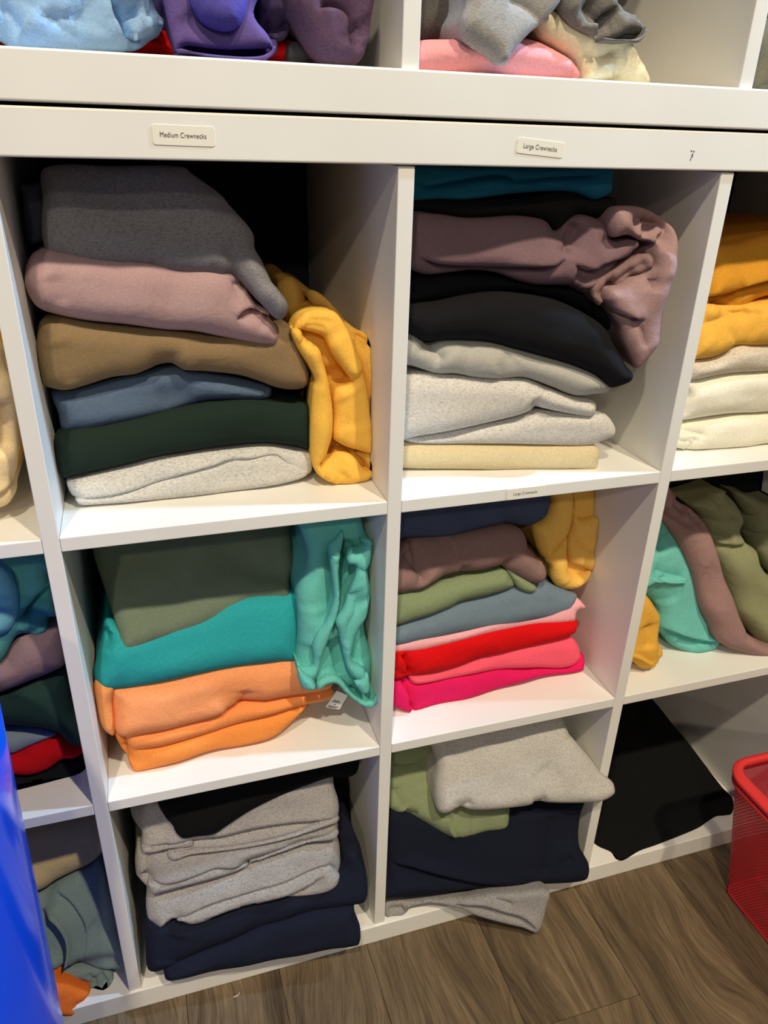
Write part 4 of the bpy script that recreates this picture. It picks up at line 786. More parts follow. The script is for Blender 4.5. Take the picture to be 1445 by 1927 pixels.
G[76] = piece('folded_sweatshirt', (-0.07488, -0.08346, 0.4), (24, 28, 44), None, 'r3c1',
  [-326, 150.7, -333, 103.3, -333.2, 80.9, -323.7, 75.5, -309.8, 77.2, -266.9, 89.9, -206.9, 102.1, -157.9, 112.1, -108.5, 117.5, -47.6, 116.2, -27, 118.9, -22.3, 144, -25.5, 178.7, -31.4, 201.5, -53.3, 197.8, -60.6, 174.9, -104.3, 158.3, -177.1, 156.7, -248.7, 148.2, -295, 145],
  [('d', [-289.9, 130.1, -296.8, 110.3, -303.9, 88.2], 0.004, 0.02)], label='navy folded sweatshirt under the grey pile with its back corner showing', group=GROUPS['r3c1'], R=0.024)
G[77] = piece('folded_sweatshirt', (-0.08629, -0.08346, 0.45), (158, 154, 152), (112, 110, 112), 'r3c1',
  [-321.7, 181.9, -325.1, 153.8, -317.8, 145.4, -309.7, 138.2, -299.9, 140, -288.2, 146.9, -279.3, 145.3, -268.5, 139.4, -245.3, 140.4, -214.1, 148.5, -187.9, 150.7, -154.3, 151.8, -118.5, 148, -86.5, 148.4, -69.2, 154.8, -61.5, 167.9, -57.5, 185.8, -61, 216.4, -85.8, 220.2, -122.4, 220.1, -183.4, 209.3, -196.2, 201.2, -231.6, 198, -266.8, 192.6, -305.9, 188],
  [('s', [-295, 147.4, -278.4, 152.7, -259.1, 161.2, -223.5, 168.1, -175.9, 172.5, -127.1, 179.3, -89.4, 188.1, -76.1, 186.4, -67.4, 175.3], 0.01, 0.022), ('s', [-254, 145.8, -220.8, 151.2, -192.6, 150.9, -153.9, 155.6, -114.2, 164.5, -83.2, 177.9], 0.008, 0.014), ('v', [-85.3, 181, -76.1, 174.9, -75.9, 165.6], 0.01, 0.008), ('s', [-309.2, 142.1, -294.3, 152.8, -281, 150.5], 0.006, 0.008)], label='grey heather folded sweatshirt with rolled layers lying on the navy pair', group=GROUPS['r3c1'], R=0.022)
G[78] = piece('fold', (-0.09229, -0.08346, 0.45), (158, 154, 152), (112, 110, 112), 'r3c1',
  [-286.8, 152.5, -278.3, 156.8, -259.2, 164.6, -223.7, 171.9, -176.4, 176.3, -127.8, 183, -90.4, 191.5, -77.1, 190.1, -68.5, 178.8, -63.5, 172.9, -69.9, 160.1, -87.4, 153.4, -119.2, 153, -154.8, 156.8, -188.2, 155.7, -214.3, 153.5, -245.4, 145.5, -268.4, 144.4, -279.2, 149.9],
  [('s', [-254, 149.9, -221, 155.8, -192.8, 156.3, -154.3, 161, -114.9, 169, -84.3, 180.5], 0.008, 0.014)], parent=G[77], R=0.011, yb=0.2)
G[79] = piece('folded_sweatshirt', (-0.08268, -0.08346, 0.4), (152, 148, 146), (108, 106, 108), 'r3c1',
  [-325.9, 250.8, -332, 217.9, -324.6, 202.6, -312.9, 188, -303.6, 190.9, -267, 194.9, -232.3, 198.1, -199.3, 201.8, -183.8, 210.9, -133.6, 219, -99.1, 225.2, -66.4, 222.8, -58.9, 231.2, -58.9, 240.7, -62.6, 248.4, -121.5, 242.2, -193, 238.4, -239.1, 239.4, -283.7, 246.2, -310.2, 248.3],
  [('s', [-314.8, 210, -288.4, 205.4, -254, 208.8, -228.2, 213.7, -210, 210.6, -186.8, 209.1], 0.008, 0.012), ('v', [-324.6, 220.7, -314.8, 210, -311.4, 191.6], 0.008, 0.006), ('s', [-184.3, 210.3, -160, 216.8, -133, 224.1, -98.9, 228, -62.6, 236.5], 0.007, 0.012), ('v', [-128.8, 218.7, -121.2, 222.2, -106.7, 222.2], 0.005, 0.005), ('v', [-310.8, 243.8, -311.5, 228.1, -315.2, 210.5], 0.004, 0.006)], label='grey heather folded sweatshirt with tucked edges in the middle of the grey pile', group=GROUPS['r3c1'], R=0.018)
G[80] = piece('fold', (-0.08568, -0.08346, 0.4), (152, 148, 146), (108, 106, 108), 'r3c1',
  [-315.8, 211.3, -288.5, 206.6, -254.1, 209.9, -228.4, 214.7, -210.3, 211.7, -185.9, 210.6, -199.5, 203.8, -232.3, 200.2, -267, 196.9, -303.5, 193, -311.5, 191.4, -315.9, 201.7],
  [], parent=G[79], R=0.008, yb=0.2)
G[81] = piece('fold', (-0.08568, -0.08346, 0.4), (152, 148, 146), (108, 106, 108), 'r3c1',
  [-184.6, 212, -160.4, 218.3, -133.4, 225.6, -99.4, 229.5, -63.1, 238.4, -59.4, 233.6, -66.9, 224.8, -99.6, 226.7, -134, 220.5],
  [], parent=G[79], R=0.007, yb=0.2)
G[82] = piece('folded_sweatshirt', (-0.11224, -0.08346, 0.5), (160, 156, 155), (114, 112, 115), 'r3c1',
  [-328.2, 304.3, -328.4, 291.9, -322.2, 278.1, -318.6, 271.3, -319.9, 257.3, -314.7, 248.8, -299.4, 247.6, -286, 247.6, -285.2, 236, -278.7, 233.9, -257.9, 238.1, -217.1, 236.2, -182.5, 235.2, -135, 237.8, -98.6, 242.2, -62.1, 247.9, -56, 257.3, -54.9, 272.6, -58.3, 288.4, -61.1, 308.5, -114.5, 306.9, -208.4, 306.7, -276.4, 307.6, -316.2, 308.9],
  [('s', [-318.1, 257.5, -300.4, 257.5, -275.9, 257, -248.6, 258.9, -214.6, 256.5, -167.7, 259.9, -120.4, 259.5, -59.1, 256.2], 0.008, 0.016), ('s', [-286.2, 246, -257.3, 243.3, -193.5, 240.1, -122.3, 244.6, -81.1, 256.1], 0.007, 0.01), ('v', [-309.6, 291.3, -302.1, 279.8, -276.7, 268.7], 0.003, 0.02), ('v', [-257, 245.8, -255.5, 239.2, -258, 237.5], 0.004, 0.005)], label='grey heather folded sweatshirt at the top of the grey pile under the black one', group=GROUPS['r3c1'], R=0.018)
G[83] = piece('fold', (-0.11624, -0.08346, 0.5), (160, 156, 155), (114, 112, 115), 'r3c1',
  [-287.3, 248, -257.4, 245.4, -193.8, 242.2, -122.8, 246.7, -81.8, 258.1, -61, 258.6, -57.2, 255.9, -62.8, 250.4, -99.1, 244.7, -135.5, 240.3, -182.8, 237.7, -217.3, 238.7, -258, 240.6, -278.7, 236.5, -285.1, 238.5],
  [], parent=G[82], R=0.009, yb=0.2)
G[84] = piece('fold', (-0.11424, -0.08346, 0.5), (160, 156, 155), (114, 112, 115), 'r3c1',
  [-318.5, 258.6, -300.4, 258, -276, 257.2, -255.5, 259.7, -254.5, 249, -285.8, 250.3, -299.2, 249.4, -314.6, 250.3, -319.6, 254.6],
  [], parent=G[82], R=0.008, yb=0.2)
G[85] = piece('folded_sweatshirt', (-0.16498, -0.08346, 0.62), (13, 13, 15), None, 'r3c1',
  [-291, 317.4, -287.2, 299.8, -277.8, 287.1, -274.5, 278.6, -266.5, 271.8, -248.8, 271.3, -226.4, 271.2, -209.7, 277.6, -175.9, 290.6, -142.2, 299.9, -93.5, 309.7, -64.1, 314, -39.8, 311, -26.9, 315.9, -23.5, 333.7, -65.1, 338.7, -183.8, 333.1],
  [], label='black folded sweatshirt draped on the grey heather pile', group=GROUPS['r3c1'], R=0.016, yb=0.36)
G[86] = piece('folded_sweatshirt', (0.0892, 0.0, 0.3), (17, 18, 22), None, 'r3c1',
  [-55.5, 206.1, -67, 63.3, -1.4, 46.7, -0.8, 70.6, -8, 128.9, -6.3, 195.6],
  [], label='black sweatshirt wedged behind the grey heather pile beside the divider', group=GROUPS['r3c1'], R=0.02)
G[87] = piece('bunched_sweatshirt', (0.00014, -0.34277, 0.35), (150, 147, 146), (112, 110, 113), 'r3c2',
  [12.6, 57.6, 11.1, 30.6, 26.7, 33.2, 38.1, 37.2, 50.3, 51.7, 82.9, 59.1, 119.5, 51.6, 138.7, 41.7, 172.8, 32.5, 209.5, 24.7, 230.3, 20, 237.7, 36, 243.6, 57.8, 248.3, 84.1, 199.9, 80.4, 150.3, 72.8, 100.6, 65.8, 50.9, 60.4],
  [('s', [110.3, 62.5, 130.1, 63.4, 154.6, 61.8, 178.9, 54.3, 210.5, 45, 229.3, 26.2], 0.009, 0.014), ('v', [15.3, 47.5, 27.7, 48, 40.4, 51.3], 0.005, 0.008), ('v', [165, 71.6, 179.6, 68.3, 196.6, 62.3], 0.004, 0.006)], label='grey heather sweatshirt hanging from the bottom board onto the floor', group=GROUPS['r3c2'], R=0.008, ext='n', T=0.03, amp=0.001)
G[88] = piece('folded_sweatshirt', (-0.03836, -0.09538, 0.42), (23, 27, 42), None, 'r3c2',
  [22.7, 217, 15, 135.5, 9.3, 109.5, 1.2, 93.6, 3.1, 86.7, 14.3, 82.3, 58.5, 78.7, 124.9, 74.1, 179.1, 69, 234.5, 66.4, 276.5, 60.9, 319.3, 57.9, 333.4, 62.7, 337.4, 82.8, 324.5, 113.2, 332.5, 163.5, 338.5, 183.2, 301.4, 185.7, 190.4, 193.6, 109.6, 195, 58.5, 212],
  [('s', [16.3, 140.2, 45.5, 133.2, 75.8, 119.9, 114.4, 105.1, 153.7, 91.3, 207.6, 78.9, 254.8, 72.6], 0.01, 0.02), ('v', [275.1, 176.7, 272.5, 146.6, 263.7, 109.6, 252.4, 78.1], 0.005, 0.015), ('v', [282, 91.4, 294.1, 99.8, 305.9, 103.2], 0.004, 0.01), ('d', [308.8, 172, 303.4, 142.1, 290, 118.4], 0.005, 0.02)], label='navy folded sweatshirt bulging out of the cubby over the grey heather one', group=GROUPS['r3c2'], R=0.026, amp=0.0016)
G[89] = piece('bunched_sweatshirt', (-0.06292, -0.09538, 0.5), (132, 142, 108), None, 'r3c2',
  [32.6, 293.5, 27, 248.7, 24.1, 221.8, 32.8, 213.3, 55.1, 205.8, 74.5, 194, 98.6, 176.9, 121, 165.7, 139.5, 164.7, 166.8, 167.5, 200.1, 168.7, 208, 188.1, 207.3, 197.6, 160.6, 203.8, 129.6, 212.5, 108.1, 210.7, 99.5, 225.7, 97.9, 244.3, 102.6, 271.3, 103.5, 298.9, 67.1, 300.8],
  [('v', [149.1, 201.8, 146.4, 187, 141.8, 165.6], 0.0018, 0.004), ('s', [34.7, 279.6, 58.9, 276.6, 83.1, 282.9, 100, 292.4], 0.008, 0.014), ('v', [46, 215.5, 53.2, 211.1, 65.7, 207.1], 0.005, 0.008), ('s', [114.8, 200.6, 110.5, 187.3, 121.2, 167.3], -0.004, 0.01), ('v', [32.1, 248, 38, 233.6, 46.1, 216.6], 0.004, 0.012), ('d', [79.9, 278.7, 91.1, 263.5, 98.5, 248.8], 0.01, 0.02)], label='pale sage green sweatshirt hanging over the navy one', group=GROUPS['r3c2'], R=0.016, yb=0.25)
G[90] = piece('folded_sweatshirt', (-0.13437, -0.09538, 0.6), (192, 188, 182), (146, 143, 142), 'r3c2',
  [88.8, 331, 92, 299.3, 84.8, 270.9, 83.3, 246.2, 88.1, 236.9, 100.5, 235.3, 116.6, 239.6, 133.7, 234.3, 169.4, 230.9, 216.5, 229.3, 235.5, 231.2, 274.8, 225.3, 309.7, 222.1, 331.4, 220.5, 349.2, 223.7, 358.7, 229.6, 358.4, 242.7, 344.1, 255.2, 326.4, 279.1, 304.1, 307.7, 298.4, 321.4, 287.1, 337.8, 214.5, 338.9, 135, 334.5],
  [('v', [119, 238.6, 125, 244.1, 135.5, 245], 0.004, 0.008), ('v', [227.2, 229.5, 235.9, 233.7, 249.8, 236.3], 0.005, 0.01), ('v', [297.8, 321.4, 300.3, 312.4, 302.8, 303.5], 0.004, 0.008), ('d', [243.8, 277.7, 250.6, 270.4, 272.5, 272.2], 0.003, 0.02)], label='light heather grey folded sweatshirt on top with its corner jutting past the divider', group=GROUPS['r3c2'], R=0.02, yb=0.34, amp=0.0016)
G[91] = piece('folded_sweatshirt', (-0.128, 0.0, 3.2), (16, 16, 18), None, 'r3c3',
  [591.5, 128.4, 504.9, 93.9, 450.5, 73.6, 390.8, 53.5, 395.1, 49, 408.9, 44, 410.1, 39.2, 420.6, 38, 456.6, 40.6, 492.6, 41.4, 541.4, 42.9, 586.6, 44.7, 631.1, 48.2, 649, 47.4, 662.9, 47.5, 680.4, 54.1, 674.5, 61.5, 666.5, 79.9, 658.5, 96.7, 644.2, 119.4, 628.5, 127],
  [], label='black sweatshirt folded flat on the bottom board beside the red basket', group=GROUPS['r3c3'], R=0.014, yb=0.37, amp=0.001, clipy=-1)
G[92] = piece('bunched_sweatshirt', (0.00271, 0.02981, 0.05), (206, 16, 18), None, 'r0c1',
  [-362.7, 1165, -365.2, 1152.1, -327.4, 1154.2, -258.1, 1155.8, -191.8, 1155.4, -68.6, 1156.1, -56.3, 1159.8, -68.2, 1170.4, -115.3, 1174.6, -171.8, 1172.1, -193.8, 1168.9, -197.5, 1175, -205, 1174.2, -236.4, 1165.4, -297.5, 1160],
  [('v', [-210.8, 1169.3, -202.6, 1166.5, -194.4, 1162.2], 0.008, 0.01), ('v', [-205.1, 1162.6, -203.5, 1157.9, -196.9, 1159.2], 0.005, 0.008)], label='red sweatshirt under the light blue and purple ones on the upper shelf', group=GROUPS['r0c1'], R=0.014)
G[93] = piece('bunched_sweatshirt', (-0.12006, 0.0, 0.12), (150, 186, 226), None, 'r0c1',
  [-350.4, 1203.8, -357.2, 1166.4, -327.2, 1159.7, -318, 1154.2, -310, 1152.5, -286.4, 1153.2, -257.5, 1154.2, -237.6, 1155.8, -222.1, 1160.2, -211.1, 1169, -201.7, 1175.1, -200.5, 1181.5, -205.8, 1188.2, -207.5, 1202.1, -220.9, 1214, -268.6, 1211.9],
  [('v', [-321.8, 1175.8, -316.3, 1176.1, -313.2, 1172.5, -310.5, 1166.7, -306.9, 1163.3], 0.008, 0.012), ('r', [-301.2, 1161.2, -301.3, 1169.9, -297.7, 1177.8], 0.005, 0.014), ('v', [-282.7, 1178.8, -281.1, 1170.2, -273.5, 1163.7, -264.5, 1159.8], 0.005, 0.014), ('s', [-231.8, 1162.6, -235.3, 1170.4, -239.6, 1179.8, -240.4, 1188.5], 0.01, 0.014), ('s', [-232.3, 1166.6, -222.3, 1167.4, -211.8, 1171.4, -201.3, 1175.1], 0.009, 0.012), ('v', [-216.7, 1181.8, -208.8, 1180.5, -201.1, 1177.4], 0.007, 0.007), ('v', [-228.1, 1185.8, -224.7, 1180.8, -223.3, 1176.5], 0.006, 0.01), ('v', [-267.1, 1182.4, -264.1, 1176.5, -266, 1169.4], 0.003, 0.02)], label='light blue crumpled sweatshirt on the red one on the upper shelf', group=GROUPS['r0c1'], R=0.02, amp=0.0018)
G[94] = piece('bunched_sweatshirt', (-0.05505, 0.0, 0.1), (52, 88, 196), None, 'r0c1',
  [-354.7, 1218.5, -357.7, 1192.7, -328, 1186, -317.8, 1184.1, -299.4, 1184.4, -285.2, 1187.6, -273.2, 1195.2, -268.9, 1225.5],
  [], label='royal blue sweatshirt bunched above the light blue one', group=GROUPS['r0c1'], R=0.02)
G[95] = piece('bunched_sweatshirt', (-0.13406, 0.0, 0.12), (104, 86, 150), None, 'r0c1',
  [-200.8, 1220.3, -202.7, 1196.4, -200.7, 1185.5, -198.4, 1171, -195.8, 1158.6, -194.5, 1154.8, -186.7, 1159.4, -168.3, 1159, -155, 1159, -141.5, 1159.4, -127.8, 1160.5, -116.7, 1161.8, -121, 1171, -128.7, 1178.7, -131.3, 1185.5, -125.3, 1199.6, -120.9, 1226.9],
  [('d', [-184.3, 1184.3, -176, 1175.8, -163.3, 1172, -144.6, 1172.5], 0.006, 0.014)], label='purple sweatshirt sleeve hanging with an open cuff on the upper shelf', group=GROUPS['r0c1'], R=0.007, amp=0.0008, yb=0.2)
G[96] = piece('lining', (-0.10406, 0.0, 0.12), (70, 58, 104), None, 'r0c1',  # inside of the open cuff, its shade painted as darker purple
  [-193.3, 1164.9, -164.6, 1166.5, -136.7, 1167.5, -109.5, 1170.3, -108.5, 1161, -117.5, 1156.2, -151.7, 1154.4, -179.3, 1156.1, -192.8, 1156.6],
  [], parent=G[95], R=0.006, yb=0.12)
G[97] = piece('cuff', (-0.13806, 0.0, 0.12), (104, 86, 150), None, 'r0c1',
  [-195.3, 1155.4, -191.1, 1156.2, -182.2, 1154.4, -169.2, 1153.4, -153.3, 1153.1, -139.8, 1153.4, -126.1, 1155.2, -118.9, 1159.5, -117.9, 1162.3, -116, 1162.2, -116.2, 1158.9, -124.9, 1151.6, -140, 1150.3, -153.5, 1150.2, -169.5, 1150.5, -182.4, 1152.8, -194.9, 1153.3],
  [], parent=G[95], R=0.004, yb=0.06)
G[98] = piece('sleeve', (-0.12643, 0.0, 0.1), (100, 92, 190), None, 'r0c1',
  [-181.5, 1213.8, -182.4, 1191.2, -177.1, 1179.6, -169.9, 1174.2, -159.9, 1171.5, -150.7, 1172, -143.7, 1175.9, -138.8, 1184.3, -135.5, 1194.5, -132, 1217.7],
  [], parent=G[95], R=0.018, yb=0.1)
G[99] = piece('rolled_sweatshirt', (-0.08505, 0.0, 0.1), (62, 50, 82), None, 'r0c1',
  [-124.8, 1230.7, -121.9, 1189.1, -119.6, 1180.8, -115.8, 1173.8, -108.8, 1170.3, -100.1, 1172.6, -95.1, 1179.9, -94.3, 1188.4, -92.9, 1233.3],
  [('v', [-119.2, 1188, -115.3, 1181.1, -108.3, 1179.3, -101, 1183.2, -98.5, 1190.6], 0.012, 0.007)], label='dark violet sweatshirt cuff rolled between the purple and plum ones', group=GROUPS['r0c1'], R=0.012, yb=0.2)
G[100] = piece('bunched_sweatshirt', (-0.12606, 0.0, 0.12), (98, 76, 102), (78, 60, 86), 'r0c1',
  [-103.2, 1229.7, -102.3, 1195.4, -93.2, 1180.6, -86.6, 1169.9, -79.8, 1160.5, -71.3, 1154.8, -61.1, 1152.2, -50.7, 1152.7, -40.1, 1156.4, -32.5, 1164.3, -27.5, 1176, -24.9, 1190.9, -24, 1236.2],
  [('s', [-43.7, 1161.4, -49.6, 1166.1, -51.9, 1174.6, -53.5, 1186.6, -61.3, 1191, -77.1, 1191.1], 0.012, 0.02), ('v', [-101.1, 1191.9, -91.8, 1180.7, -83.8, 1167.9], 0.003, 0.005), ('d', [-45.4, 1184.7, -39.7, 1175.3, -39.9, 1165.4], 0.006, 0.02)], label='plum heather sweatshirt hanging against the divider on the upper shelf', group=GROUPS['r0c1'], R=0.022, yb=0.25)
G[101] = piece('bunched_sweatshirt', (-0.00753, 0.0, 0.05), (70, 70, 76), None, 'r0c1',
  [-98.2, 1164, -94.7, 1170.3, -80, 1171.8, -71.9, 1163.9, -62.9, 1156.1, -75.9, 1155.2, -95.6, 1155],
  [], label='dark grey sweatshirt corner tucked under the plum heather one', group=GROUPS['r0c1'], R=0.01, yb=0.2)
G[102] = piece('folded_sweatshirt', (-0.10324, 0.02385, 0.1), (236, 160, 166), None, 'r0c2',
  [2.1, 1172.7, 2.3, 1150.9, 49.4, 1151.8, 104.2, 1151.5, 161.8, 1151.2, 182.6, 1151.5, 184.1, 1159.5, 176.1, 1169.5, 155.7, 1178.7, 136, 1184.8, 117.1, 1186.5, 83.8, 1185.5, 48.4, 1181.2, 22.4, 1179],
  [('v', [173.4, 1168.6, 172.3, 1160.4, 171.6, 1151.6], 0.003, 0.004)], label='pink folded sweatshirt lying on the upper shelf under the grey sleeve', group=GROUPS['r0c2'], R=0.028)
G[103] = piece('folded_sweatshirt', (-0.12258, 0.0, 0.15), (82, 78, 74), (62, 60, 58), 'r0c2',
  [16.3, 1249.7, 15.8, 1179.9, 46.1, 1183.1, 82.7, 1185.9, 120.4, 1188.9, 117.7, 1258.2],
  [], label='charcoal heather sweatshirt on the pink one beside the upper divider', group=GROUPS['r0c2'], R=0.02)
G[104] = piece('bunched_sweatshirt', (-0.21109, 0.0, 0.18), (160, 158, 156), (132, 131, 131), 'r0c2',
  [54, 1243.9, 52.8, 1204.2, 47.4, 1191.8, 50.1, 1180.3, 59.6, 1173.7, 71.8, 1168.8, 85.8, 1159.7, 91.8, 1160.7, 98.7, 1171, 116.2, 1187.5, 125.1, 1193.6, 142.6, 1210.4, 147, 1224.5, 149.3, 1251.9],
  [('v', [86.9, 1207.9, 102.8, 1205.6, 115.4, 1200.2, 123.8, 1193.5], 0.004, 0.006), ('v', [49.2, 1183.7, 63, 1174.2, 73.6, 1168.5, 86.1, 1161.4], 0.004, 0.005)], label='light grey heather sweatshirt sleeve hanging over the pink one', group=GROUPS['r0c2'], R=0.012, yb=0.1, amp=0.001)
G[105] = piece('bunched_sweatshirt', (-0.12025, 0.02385, 0.12), (238, 226, 190), None, 'r0c2',
  [126.7, 1203.5, 135, 1192.6, 143.1, 1185.6, 159, 1179.2, 179.5, 1169.9, 187.5, 1159.7, 187.6, 1152.1, 215.8, 1152.6, 236.6, 1152.7, 263.8, 1153, 260, 1165.1, 249, 1175.4, 241.4, 1185.7, 231.3, 1197.1, 200.6, 1199.6, 176.6, 1202.5, 152.7, 1209.5],
  [('v', [180.5, 1180.7, 191.2, 1173.8, 205.3, 1173.8, 222.7, 1183.1], 0.007, 0.01), ('v', [238.5, 1180.2, 230.1, 1163.6, 223.8, 1154.8], 0.005, 0.008), ('v', [193.2, 1152.6, 211.5, 1153.5, 229.6, 1158.9], 0.005, 0.006), ('r', [229.9, 1174.4, 241, 1168.8, 254.3, 1163.2], 0.003, 0.012)], label='cream crumpled sweatshirt beside the pink one on the upper shelf', group=GROUPS['r0c2'], R=0.018, yb=0.3)
G[106] = piece('bunched_sweatshirt', (-0.16658, 0.0, 0.15), (124, 120, 116), (98, 96, 94), 'r0c2',
  [142.4, 1252.5, 148.4, 1214.6, 151.8, 1205, 164.7, 1195.5, 180.3, 1190, 192.2, 1185.9, 199.9, 1186.6, 209.6, 1188.6, 221, 1193.1, 232.9, 1193.5, 237.8, 1195.9, 237.9, 1198.9, 226.4, 1208.4, 212, 1215.4, 208.2, 1224.4, 216.5, 1258.7],
  [('v', [170.7, 1216.1, 179.1, 1205.3, 193.2, 1197.6, 184.1, 1191.2], 0.01, 0.01), ('v', [201.7, 1189.4, 200.6, 1200.9, 209.7, 1208.8, 225.5, 1206.9], 0.003, 0.005), ('s', [192.2, 1185.9, 183.8, 1194.1, 190.5, 1206.1, 205.3, 1214.2], 0.006, 0.01)], label='mid grey sweatshirt sleeve with an open stitched cuff on the cream one', group=GROUPS['r0c2'], R=0.012, yb=0.2, amp=0.0008)
G[107] = piece('lining', (-0.15257, 0.0, 0.15), (84, 82, 80), None, 'r0c2',  # sleeve inside, darker grey stands for the shade within the cuff
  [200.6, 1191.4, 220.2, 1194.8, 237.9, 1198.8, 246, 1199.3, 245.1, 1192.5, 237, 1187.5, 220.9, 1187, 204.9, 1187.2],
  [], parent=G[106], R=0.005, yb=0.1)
G[108] = piece('cuff', (-0.16958, 0.0, 0.15), (124, 120, 116), (98, 96, 94), 'r0c2',
  [189.4, 1185.7, 196.2, 1185.3, 209.8, 1185.6, 219.6, 1186, 228.3, 1188.3, 232.5, 1192.3, 233.6, 1195.3, 236.5, 1196.3, 234, 1189.2, 226.2, 1183.4, 210, 1183.8, 192.4, 1184.7],
  [], parent=G[106], R=0.004, yb=0.07)
G[109] = piece('folded_sweatshirt', (-0.04505, 0.0, 0.1), (96, 88, 84), None, 'r0c2',
  [182.2, 1266.1, 186, 1225, 207.1, 1217.3, 236.1, 1217.6, 243.5, 1225.9, 258.4, 1225.3, 258.4, 1272.4],
  [], label='brown grey sweatshirt piled behind the open cuff at the top', group=GROUPS['r0c2'], R=0.02, yb=0.3)
G[110] = piece('folded_sweatshirt', (-0.03753, 0.0, 0.05), (38, 46, 66), None, 'r0c3',
  [365.1, 1152.4, 366.1, 1200.8, 366.3, 1244.7, 536.7, 1257.1, 576.1, 1151, 431.9, 1148.9],
  [], label='dark navy folded sweatshirt just past the upper divider', group=GROUPS['r0c3'], R=0.006, E=0.01)
G[111] = piece('folded_sweatshirt', (-0.05352, 0.0, 0.05), (128, 124, 106), None, 'r0c3',
  [367.1, 1151.4, 367, 1177, 368.2, 1199.4, 381.7, 1215.6, 495, 1225, 521.7, 1148.4, 416.7, 1148.7],
  [], label='olive grey folded sweatshirt in front of the dark navy one', group=GROUPS['r0c3'], R=0.012)

# ------------------------------------------------------------------ blue bin
def lathe(prof, n, cx, cy):
    vs, fs = [], []
    for r, z in prof:
        for i in range(n):
            a = 2*math.pi*i/n
            vs.append((cx+r*math.cos(a), cy+r*math.sin(a), z))
    for k in range(len(prof)-1):
        for i in range(n):
            j = (i+1) % n
            fs.append((k*n+i, k*n+j, (k+1)*n+j, (k+1)*n+i))
    return vs, fs
def blue_plastic():
    t = NT('glossy_blue_plastic')
    t.b.inputs['Base Color'].default_value = srgb(0, 80, 244)
    t.b.inputs['Roughness'].default_value = 0.18
    t.b.inputs['Specular IOR Level'].default_value = 0.35
    t.b.inputs['Coat Weight'].default_value = 0.1
    w = t.n('ShaderNodeTexNoise', Scale=4.0, Detail=1.0)
    t.l(t.coords((1, 1, 0.35)), w.inputs['Vector'])
    b = t.n('ShaderNodeBump', Strength=0.25, Distance=0.03)
    t.l(w.outputs['Fac'], b.inputs['Height']); t.l(b.outputs['Normal'], t.b.inputs['Normal'])
    return t.m
BP = blue_plastic()
bx, by = -0.532, -0.156
bin_ = empty('plastic_bin', (bx, by, 0))
tag(bin_, 'tall glossy blue plastic bin standing on the floor beside the shelf', 'bin')
vs, fs = lathe([(0.0, 0.001), (0.108, 0.001), (0.115, 0.008), (0.119, 0.05), (0.128, 0.30), (0.137, 0.58), (0.141, 0.690), (0.138, 0.690), (0.133, 0.55), (0.113, 0.02), (0.0, 0.015)], 96, bx, by)
mesh_obj('body', vs, fs, BP, bin_)
vs, fs = lathe([(0.139, 0.687), (0.144, 0.686), (0.146, 0.692), (0.144, 0.698), (0.139, 0.700), (0.136, 0.694), (0.139, 0.687)], 96, bx, by)
mesh_obj('rim', vs, fs, BP, bin_)

# ------------------------------------------------------------------ red mesh basket
RED = plain('red_coated_metal', (228, 58, 58), 0.42, 0.4)
REDM = plain('red_mesh_wire', (196, 40, 52), 0.5, 0.35)
bx0, bx1, by0, by1, bh = 0.573, 0.860, -0.340, -0.074, 0.262   # foot print
fl = 0.048                                                      # flare to the rim
basket = empty('mesh_basket', ((bx0+bx1)/2, (by0+by1)/2, 0))
tag(basket, 'red metal mesh basket standing on the floor by the shelf', 'basket')
def rr_loop(x0, x1, y0, y1, r, z, n=6):
    out = []
    for cx, cy, a0 in ((x1-r, y1-r, 0), (x0+r, y1-r, 90), (x0+r, y0+r, 180), (x1-r, y0+r, 270)):
        for i in range(n+1):
            a = math.radians(a0+90*i/n)
            out.append((cx+r*math.cos(a), cy+r*math.sin(a), z))
    return out
def wall_loop(z, grow=0.0):
    q = z/bh; g_ = fl*q+grow
    return rr_loop(bx0-g_, bx1+g_, by0-g_*0.5, by1+g_*0.5, 0.014+0.020*q+max(grow, -0.01), z, 10)
def ring(secs, name, mat):
    vs, fs = [], []
    k = len(secs)
    for grow, z in secs:
        L_ = wall_loop(z, grow); m = len(L_); vs += L_
    for s_ in range(k):
        for i in range(m):
            j = (i+1) % m
            fs.append((s_*m+i, s_*m+j, ((s_+1) % k)*m+j, ((s_+1) % k)*m+i))
    return mesh_obj(name, vs, fs, mat, basket)
ring([(-0.013, bh-0.004), (-0.011, bh-0.0065), (0.005, bh-0.0065), (0.0075, bh-0.004), (0.0075, bh+0.001), (0.005, bh+0.0035), (-0.011, bh+0.0035), (-0.013, bh+0.001)], 'rim', RED)
ring([(0.000, bh-0.018), (0.006, bh-0.018), (0.0078, bh-0.0155), (0.006, bh-0.012), (0.000, bh-0.012)], 'rim_bead', RED)
ring([(-0.003, 0.0006), (0.0012, 0.0006), (0.002, 0.004), (0.000, 0.006), (-0.003, 0.006)], 'base_wire', REDM)
def resample(L_, n):
    P = np.array(L_+[L_[0]], float)
    d = np.concatenate([[0], np.cumsum(np.linalg.norm(np.diff(P, axis=0), axis=1))])
    s_ = np.linspace(0, d[-1], n, endpoint=False)
    return np.stack([np.interp(s_, d, P[:, k]) for k in range(3)], 1)
nu, nv = 250, 82
RW = [resample(wall_loop(0.004+(bh-0.012)*j/nv), nu*6) for j in range(nv+1)]
vs, fs = [], []
